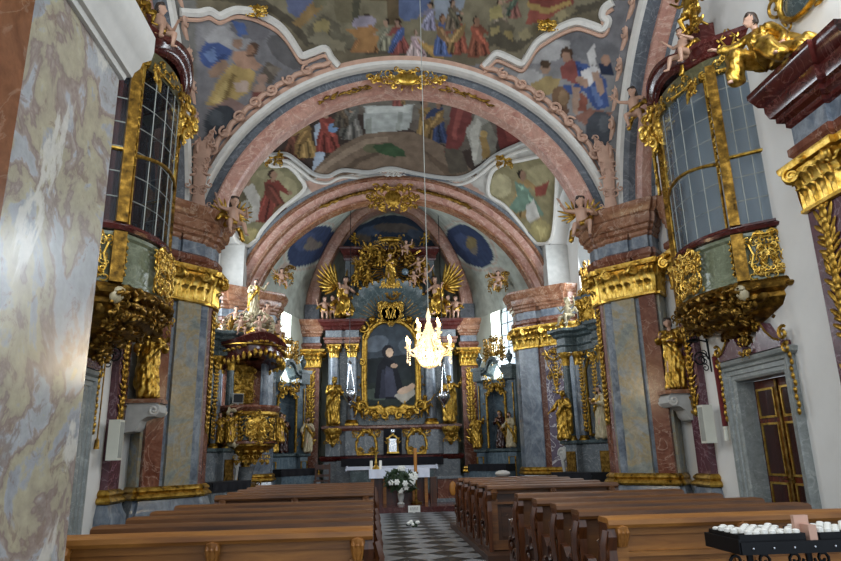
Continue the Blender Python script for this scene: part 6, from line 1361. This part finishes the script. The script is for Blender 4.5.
# ---- nave vault
FL = [(180,12),(198,13),(209,11),(219,16),(229,12),(238,10),(252,12),(264,17),(275,23),(283,30),(290,39),(297,50),(302,56),(312,53),(325,49),(331,58),(338,66)]
FR_ = [(613,2),(605,8),(603,16),(608,21),(603,29),(590,25),(577,22),(562,27),(548,35),(538,42),(532,50),(526,60),(521,64),(510,59),(497,54),(490,60),(484,66)]
def nave_base(px, py):
    C = np.tile(lin('6b6049'),(len(px),1)); xl = [p[0] for p in FL]; yl = [p[1] for p in FL]
    lim = np.interp(px,xl+[p[0] for p in FR_[::-1]],yl+[p[1] for p in FR_[::-1]],left=12,right=0); C[py > lim] = lin('77757a'); C[(py > 66)&(px < 345)] = lin('77757a'); C[(py > 66)&(px > 478)] = lin('7b7a7c'); C[(px < 196)] = lin('6c6a66'); return C
S = []
S += [poly('4f4738',(190,0),(215,0),(262,8),(290,28),(306,46),(330,38),(350,52),(420,58),(480,52),(505,40),(520,52),(535,36),(560,20),(600,8),(612,-6),(640,-20),(640,-200),(170,-200),(170,0))]   # painted cornice
S += [poly('756c52',(222,-6),(262,0),(292,18),(308,38),(330,30),(352,46),(420,51),(482,46),(505,31),(518,42),(532,27),(556,12),(600,0),(620,-20),(620,-200),(170,-200))]
S += [poly('6f6a74',(250,-40),(250,-160),(560,-160),(560,-30),(430,-10),(340,-10)), poly('4e6088',(380,-20),(430,-8),(432,12),(405,22),(390,8)), poly('7c8796',(430,-20),(470,-10),(460,15),(436,20))]
S += [poly('566083',(285,-8),(312,-6),(316,16),(300,20),(288,12)), poly('8a6a34',(312,2),(326,0),(322,8),(300,28),(292,24)), poly('6a6448',(312,-4),(326,-4),(328,4),(316,8))]
S += [poly('5d5644',(306,28),(324,14),(340,24),(340,34),(324,24),(308,40)), poly('8b7b45',(312,24),(324,18),(330,22),(328,34),(314,32)), poly('7a725a',(306,40),(322,30),(338,40),(352,46),(332,50)), poly('625c48',(328,30),(352,36),(356,44),(352,50),(334,46)), poly('7f755a',(330,38),(345,42),(344,52),(332,48))]
S += [poly('6a6146',(334,-10),(358,-10),(354,24),(336,20)), poly('4d4a38',(354,-10),(362,-10),(358,22),(352,22)), poly('5b4a30',(372,-10),(400,-8),(398,26),(388,26),(386,0),(370,0))]
S += person(364,52,38,'93602a','8a5a22','8b6347','3a2a1e',1,.1,True)+[ell('8d8496',364,22,12,7,-10), poly('9a6a2c',(345,30),(372,24),(380,36),(372,50),(352,52),(360,40))]
S += person(386,50,30,'7c7a62','6b6a58',flip=-1)+person(402,54,34,'7d3a34','3c5488','94705c','3a2418',-1,.15,True)+person(416,58,28,'b09a9a','9a8088','a58070','6a5038',1,.0,True)
S += [poly('a07a2a',(418,38),(430,44),(450,46),(452,56),(434,58),(424,48)), poly('b58c34',(421,41),(428,45),(444,54),(436,56))]
S += person(443,55,40,'41588a','7a5a34','9b6f50','5a3a20',1,.0)+person(460,54,38,'86402a','8a6a34','8b6246','2e221a',-1,.05)+person(478,58,40,'7a4028','97472c','8b6246','2e221a',1,-.05)
S += person(452,30,30,'6a5a48','57503e')+person(430,30,28,'74708a','80809a',flip=-1)+person(500,30,30,'8a7a68','6a5a4a')+person(515,18,28,'7a4a40','4a5a4a',flip=-1)
S += [poly('5b5340',(488,26),(502,18),(516,28),(512,40),(498,46),(488,36)), poly('8b7b45',(490,28),(500,26),(500,42),(492,44)), poly('86733c',(504,30),(512,32),(516,46),(506,44)), poly('4c4536',(484,40),(500,32),(520,46),(518,54),(500,48)), poly('968848',(489,8),(500,4),(504,16),(490,20))]
for k in range(6): S += [poly('6f6446' if k % 2 else '8a7d54',(518+k*9,34-k*5),(526+k*9,28-k*5),(532+k*9,36-k*5),(524+k*9,42-k*5))]
S += [poly('7a352a',(526,-12),(570,-16),(575,4),(545,16),(530,8)), poly('8b3f30',(530,6),(560,10),(545,22),(526,24)), poly('9a7a30',(528,2),(548,8),(570,0),(572,4),(546,14),(528,8))]
# left pendentive
S += [ell('8e8d90',225,35,26,14,20), ell('5c5a5c',285,52,22,12,40), ell('66646a',250,30,20,10,10), poly('9d9c9f',(205,36),(222,24),(234,36),(226,52),(210,50))]
S += [poly('3f5d97',(230,20),(244,24),(246,34),(238,38),(236,30)), poly('3a5590',(199,52),(206,42),(220,44),(232,52),(224,64),(208,70),(201,64)), poly('6181b8',(204,54),(214,48),(216,62),(208,64)), poly('2c4374',(214,58),(226,54),(220,68)), ell('94705a',237,44,5,5), ell('8d6c55',218,70,12,6,-40)]
S += [poly('a98a3e',(206,104),(218,80),(232,64),(246,66),(256,74),(250,92),(240,98),(232,104),(246,112),(240,118),(216,106)), poly('c2a450',(212,102),(224,82),(230,84),(220,104)), poly('7d6228',(232,72),(236,76),(226,104),(222,102)), poly('b59a8a',(234,84),(248,80),(248,94),(236,92)), ell('a57a60',244,60,13,8,25), poly('a57a60',(248,56),(262,66),(256,72),(244,64)), ell('5a4030',252,50,6,8,20), ell('94684c',250,50,4,5), poly('5b5147',(256,84),(266,62),(280,70),(272,86),(262,82)), poly('776a5c',(264,66),(282,68),(274,78))]
S += [ell('9d7a68',262,80,6,5), ell('a5826e',260,90,7,6), poly('7d4238',(252,92),(268,94),(264,102),(252,106)), poly('8a6a62',(206,108),(230,98),(246,108),(240,118),(222,108)), ell('3b4149',222,124,17,19), ell('4d545c',216,118,7,9), poly('77757a',(200,140),(245,140),(245,150),(200,150))]
# right pendentive
S += [ell('989798',548,52,26,10,-20), ell('67676c',595,50,26,14,15), ell('a09f9f',530,82,14,12), poly('b5b3b2',(586,52),(594,44),(596,66),(588,66))]
S += [poly('88403a',(560,66),(572,58),(580,70),(584,82),(574,84),(562,78)), ell('4a3324',566,53,6,7), ell('9a7058',566,56,4.5,5), poly('33508c',(574,60),(592,68),(606,80),(610,106),(596,110),(584,92),(570,94),(562,86),(580,84)), poly('5673ab',(588,84),(596,88),(604,104),(598,106)), poly('24386a',(574,64),(584,70),(590,84),(584,84)), poly('c0bebf',(580,72),(594,66),(600,72),(590,88),(582,84)), poly('a5826c',(590,74),(598,72),(606,92),(600,96)), poly('a5826c',(572,86),(580,88),(578,114),(572,112)), poly('8e4a38',(580,92),(588,98),(586,112),(578,110)), ell('a07a62',582,82,8,4,40)]
S += [poly('9c844a',(530,84),(546,76),(560,80),(556,92),(540,98),(532,94)), ell('9d7a62',545,68,5,6), ell('4f3a28',545,64,5,4), ell('76563a',560,98,9,11), ell('8d6c48',563,98,5,7), poly('6a4a38',(552,104),(570,108),(566,118),(552,112)), poly('262f48',(598,64),(612,62),(616,76),(602,76)), ell('9a7058',606,60,5,6), poly('8d5c4c',(574,116),(590,108),(612,112),(608,122),(584,124)), ell('474c55',600,130,15,19), ell('596068',604,124,6,9)]
paint(nave_vault, nave_base, S, .9, 1)
# ---- choir vault
MAINC = [(236,170),(241,160),(248,148),(263,144),(270,154),(286,154),(303,166),(314,174),(328,176),(343,170),(368,172),(390,168),(410,172),(432,176),(452,178),(466,176),(480,168),(492,158),(502,152),(515,146),(528,142),(545,148),(560,140),(560,60),(236,60)]
PL = [(231,196),(236,170),(246,160),(262,158),(272,166),(288,166),(300,178),(304,190),(280,210),(262,230),(252,246),(236,240),(231,220)]
PR = [(488,186),(492,172),(504,164),(522,160),(545,156),(556,165),(556,200),(552,238),(540,244),(532,240),(522,226),(505,206),(490,196)]
S = [poly('3c2e28',*MAINC), poly('5c5148',(300,60),(560,60),(500,140),(460,150),(380,118),(330,110)), poly('6a6258',(350,90),(470,90),(450,120),(370,120))]
S += person(292,160,36,'5a3424','6a3a28','7a5540','221812',1,.1,True)+person(308,158,40,'8a6a2a','7a5a24','8a6248','2a1e14',-1,.1)+[poly('8fa0b4',(314,125),(320,120),(324,150),(320,172),(310,174),(316,150))]+person(326,152,44,'7a2c24','8a3428','a07a64','4a3020',1,.0)+[ell('5d84b0',333,128,5,5)]
S += person(352,140,44,'6a6660','56544e','8a6a55','2a2018',-1)+person(340,128,30,'4a4238','5a4a38')+[poly('9aa09d',(364,106),(414,104),(408,130),(384,132),(364,138)), poly('b1b6b2',(366,107),(412,105),(411,112),(366,114)), poly('81877f',(366,120),(372,118),(370,136),(365,136)), poly('868c86',(398,112),(403,112),(400,130),(396,130))]
S += person(425,140,40,'8a6a2a','6a5020','8a6248')+person(438,142,42,'2c3a5c','7a5c28','8a6248','2a1e14',-1)+person(398,106,22,'7a3a34','8a6a34')
S += [poly('705b48',(306,178),(330,152),(360,136),(388,130),(420,134),(450,148),(478,176),(440,182),(390,172),(343,176)), poly('8a735d',(312,174),(334,156),(362,141),(388,136),(388,141),(364,147),(338,161),(318,177)), poly('584636',(338,172),(356,158),(380,150),(380,154),(360,162),(346,174)), poly('5c4938',(424,150),(446,164),(460,178),(452,180),(430,160)), ell('5b5a3c',372,148,9,4), poly('2f4c2c',(372,146),(390,142),(404,150),(406,158),(394,158),(380,152))]
S += [poly('6f2c2a',(452,100),(474,106),(470,130),(456,150),(450,160),(444,150),(450,120)), poly('8a3c36',(458,108),(464,110),(456,140),(452,138)), poly('8d8a80',(466,130),(478,112),(490,120),(486,160),(474,166)), poly('a8a59a',(470,132),(478,118),(482,122),(476,160),(472,160)), poly('6e6a5e',(482,126),(490,122),(498,140),(494,156),(486,158)), poly('8a6a2c',(480,138),(486,134),(490,156),(482,160)), ell('a5833a',485,134,4,4), poly('62201e',(494,110),(520,120),(534,140),(516,146),(500,150)), poly('7b2e28',(500,116),(512,124),(518,140),(508,142)), poly('4f463a',(444,146),(462,150),(470,172),(450,174))]
S += [poly('77704c',*PL), poly('5b5236',(234,176),(246,172),(252,200),(240,212),(234,200)), ell('8e855c',284,190,14,14), ell('8a815a',270,174,14,6)]+person(270,222,52,'742c20','5d2a1e','8d684e','3a281a',1,.05,True)+[poly('a09c93',(242,190),(252,184),(260,196),(258,220),(246,224),(252,206)), poly('8b877e',(236,206),(248,200),(252,216),(240,222)), ell('8a6a50',246,182,4,5), poly('6a4a2c',(274,208),(284,202),(286,212),(272,218)), ell('8d8146',250,238,12,10), poly('a59656',(244,232),(256,230),(252,246))]
S += [poly('857a50',*PR), ell('a0966a',500,186,12,12), ell('968b5e',540,176,14,12)]+person(524,218,48,'94753c','5f7f6c','8d684e','241a12',1,-.05,True)+[poly('5f7f6c',(520,190),(530,188),(526,210),(516,214),(508,210)), poly('b1aea6',(526,206),(534,200),(540,216),(530,222),(526,216)), poly('8a3a2c',(534,188),(550,180),(546,196),(536,198)), ell('97894c',541,232,11,13), poly('b3a35c',(536,226),(546,226),(541,242))]
S += [poly('b98f7c',(304,182),(318,178),(346,176),(372,178),(372,184),(340,186),(312,192)), poly('b98f7c',(414,178),(440,182),(470,182),(486,194),(478,196),(450,188),(414,184)), poly('c29a86',(382,172),(402,172),(404,180),(380,180))]
paint(choir_vault, 'aeaba4', S, 1.0, 5)
# ---- vault and niche of the sanctuary
S = []
for cx, rot in ((311,-38),(470,40)):
    S += [ell('b29a8c',cx,246,31,20,rot), ell('a9b0a4',cx,246,29,18,rot), ell('2b3d62',cx,246,27,15.5,rot), ell('3a4c74',cx-6,242,12,7,rot), ell('6b6258',cx+2,246,10,4,rot+30), ell('7d6a3a' if cx > 400 else '6a5c58',cx+1,243,5,6,rot)]
S += [ell('b29a8c',283,272,10,6,-50), ell('b29a8c',500,275,10,6,50)]
paint(apse_vault, 'a7aea3', S, .8, 8)
SKYB = [poly('b0967f',(326,268),(338,238),(352,222),(372,212),(392,208),(412,212),(432,222),(446,240),(456,268)), poly('a7aea3',(330,268),(341,241),(356,226),(374,217),(392,213),(410,217),(428,226),(442,241),(452,268)), poly('34465f',(338,252),(344,240),(350,236),(352,228),(366,222),(376,217),(392,215),(406,217),(420,222),(430,232),(438,238),(444,252)), ell('4c6080',372,230,16,5,-15), ell('6a5f58',395,228,22,5,5), ell('4f5f78',420,236,14,5,20), ell('7a6a5a',362,238,10,4)]
paint(apse_soffit, 'a7aea3', SKYB, .8, 9)
b = MB()
b.grid(lambda u, v: (SB+(loftA(u,1)[0]-SB)*(1-v), 28.37, 9.6+(loftA(u,1)[2]-9.6)*(1-v)), 96, 24); o = struct(b.build('wall_fresco', M['fresco'], recalc=False)); paint(o, 'a7aea3', SKYB, .8, 9)
# ---- canvas of the high altar
canvas.data.transform(Matrix.Translation(Vector(ORG['altar_painting']))); S = [poly('39444f',(360,320),(425,320),(425,352),(360,360)), ell('566270',376,344,13,8,-20), ell('4a5763',410,348,12,8,20), poly('2a3431',(360,384),(425,378),(425,420),(360,420)), ell('46554c',378,394,16,6), poly('1a1c24',(374,398),(378,366),(385,356),(395,362),(401,380),(406,400)), poly('3a3d50',(383,396),(386,366),(393,370),(398,398)), poly('2c2f40',(379,398),(382,370),(385,370),(385,398)), ell('23222a',388,352,6,7), ell('c9a482',389.5,352.5,3.6,4.4), ell('b58f70',394,366,3.4,2.4), poly('a7a093',(394,396),(412,384),(416,394),(404,404)), ell('c29e80',405,390,8,3.6,-20), ell('c29e80',412,386,3,3)]
paint(canvas, '222a2e', S, .4, 3); canvas.data.transform(Matrix.Translation(-Vector(ORG['altar_painting'])))
# ================================================================ STUCCO FRAMES ON THE VAULTS
def on_vault(pts, fn, y0, y1, n=4, off=.05):
    P = []
    for p in bez([(x,y,0) for x,y in pts], n):
        h = project_surface(p.x,p.y,fn,y0,y1)
        if h is not None: d = (Vector(CAM)-h).normalized(); P.append(h+d*off)
    return P
def stucco(name, pts, fn, y0, y1, r, m, label=None, n=4, off=.03, flat=1):
    P = on_vault(pts, fn, y0, y1, n, off)
    if len(P) < 3: print('short', name); return None
    b = MB(); b.tube(P, r, 6); o = struct(b.build(name, m)); return o
k = 30
for pts, sd in ((FL,-1),(FR_,1)):
    stucco('trim_%d' % k, pts, zN, 8.5, 14.6, .1, M['stucco'], n=5); k += 1
    low = [(x, y+7) for x,y in pts]; stucco('trim_%d' % k, low, zN, 8.5, 14.6, .05, M['stucco_pink'], n=5); k += 1
# pink edging and scrolls along the arches and down the side arches
for sd in (1,-1):
    b = MB(); a0, a1 = .42, 1.2; P = []
    for i in range(40):
        a = a0+(a1-a0)*i/39; rr = 5.30+.03*math.sin(i*1.3); x, z = rr*math.cos(a), 6.3+rr*math.sin(a); P.append((sd*x,14.3,z))
    b.tube(P,.07,6)
    for i in range(3,38,5): b.ell(P[i],(.13,.07,.09),0,None,8); b.tube([(P[i][0]+q[0],P[i][1]-.08,P[i][2]+q[2]) for q in scroll_pts((0,0),.16,i,1.2)],.035,5)
    struct(b.build('trim_%d' % k,M['stucco_pink'])); k += 1
    b = MB(); P = []
    for i in range(40):
        a = .3+.9*i/39; rr = 6.22+.05*math.sin(i*1.3); P.append((sd*5.03,8.4+rr*math.cos(a),6.3+rr*math.sin(a)))
    P = [p for p in P if p[1] < 14.3]; b.tube(P,.06,6)
    for i in range(2,len(P)-1,5): b.tube([(P[i][0]-sd*.06,P[i][1]+q[0],P[i][2]+q[2]) for q in scroll_pts((0,0),.15,i,1.2)],.04,5)
    struct(b.build('trim_%d' % k,M['stucco_pink'])); k += 1
    # stucco drop filling the spandrel foot
    b = MB(); q = at(203 if sd < 0 else 604, 172, 14.3); b.add([(q.x+x_*.9,14.1-y_,8.1+z_) for x_,y_,z_ in ((-.3,.0,1.1),(0,.06,.75),(.3,0,1.2),(-.2,.02,.3),(0,.1,.3),(.22,.02,.4),(-.14,.02,-.5),(0,.09,-.5),(.14,.02,-.5),(-.2,.0,-1.0),(0,.06,-1.1),(.2,0,-1.0))],[(0,1,4,3),(1,2,5,4),(3,4,7,6),(4,5,8,7),(6,7,10,9),(7,8,11,10)]); ornament(b,.6,2.0,26,400,T(q.x,14.06,8.1,0),0,.9)
    tag(recenter(b.build('stucco_drop',M['stucco_pink'],None,ang=60),(q.x,14.1,8.1)),'pink stucco scrollwork in the spandrel above the %s first pier' % ('right' if sd > 0 else 'left'),'ornament')
for (x,y),nm in (((258,14),'left'),((546,28),'right')):
    h = project_surface(x,y,zN,8.5,14.6); carving('gilded_shell','small gilded shell on the white frame of the nave vault painting, %s' % nm,.5,.34,16,401,T(h.x,h.y-.14,h.z-.04,0),'gold_bright')
# choir vault frames
stucco('trim_%d' % k, [(233,178)]+MAINC[1:22], zC, 16, 22, .085, M['stucco_grey'], n=5); k += 1
stucco('trim_%d' % k, [(x,y+7) for x,y in MAINC[2:21]], zC, 16, 22, .06, M['stucco'], n=5); k += 1
for P_ in (PL, PR): stucco('trim_%d' % k, list(P_)+[P_[0]], zC, 16, 22, .075, M['stucco'], n=4); k += 1
for (x,y),nm in (((275,158),'left'),((503,160),'right')):
    h = project_surface(x,y,zC,16,22); carving('gilded_shell','gilded shell on the grey choir vault frame, %s' % nm,.6,.62,20,402,T(h.x,h.y-.16,h.z-.05,0),'gold_bright')
h = project_surface(393,172,zC,16,22); carving('stucco_rosette','white stucco rosette on the pink panel at the choir vault crown',.9,.4,26,403,T(h.x,h.y-.1,h.z-.03),'stucco')
# ================================================================ CAMERA AND LIGHT
cam = bpy.data.cameras.new('camera'); co_ = bpy.data.objects.new('camera', cam); col.objects.link(co_)
cam.sensor_width = 36; cam.lens = FPX*36/841; cam.clip_end = 200; cam.clip_start = .05
co_.matrix_world = Matrix(((RI[0],UP[0],-FW[0],CAM[0]),(RI[1],UP[1],-FW[1],CAM[1]),(RI[2],UP[2],-FW[2],CAM[2]),(0,0,0,1)))
bpy.context.scene.camera = co_
w = bpy.data.worlds.new('sky'); bpy.context.scene.world = w; w.use_nodes = True
bg = w.node_tree.nodes['Background']; bg.inputs[0].default_value = (.80,.90,1.0,1); bg.inputs[1].default_value = WORLD
def area(name, loc, tgt, sx, sy, power, c=(1,1,1)):
    L = bpy.data.lights.new(name, 'AREA'); L.shape = 'RECTANGLE'; L.size = sx; L.size_y = sy; L.energy = power; L.color = c
    o = bpy.data.objects.new(name, L); col.objects.link(o); o.location = loc
    o.rotation_euler = (Vector(tgt)-Vector(loc)).to_track_quat('-Z','Y').to_euler(); return o
for sg in (1,-1):
    area('choir_window_light', (sg*6.3,18.85,6.2), (0,19.5,5), 2.6, 4.5, 420, (.85,.93,1))
    area('apse_window_light', (sg*4.75+SB,25.1,6.0), (-sg*1.5,25.5,5), 1.4, 3, 220, (.85,.93,1))
    area('nave_window_light', (sg*5.3,5.5,8.6), (-sg*4,13,6.5), 3, 4, 330, (.88,.94,1))
L = bpy.data.lights.new('chandelier_glow', 'POINT'); L.energy = 60; L.color = (1,.82,.55); L.shadow_soft_size = .3
o = bpy.data.objects.new('chandelier_glow', L); col.objects.link(o); o.location = (.19,12,3.3)
vs_ = bpy.context.scene.view_settings; vs_.view_transform = 'Standard'; vs_.look = 'None'; vs_.exposure = EXPO
bpy.context.scene.cycles.max_bounces = 6; bpy.context.scene.cycles.diffuse_bounces = 4; bpy.context.scene.cycles.glossy_bounces = 3
bpy.context.scene.cycles.use_denoising = True
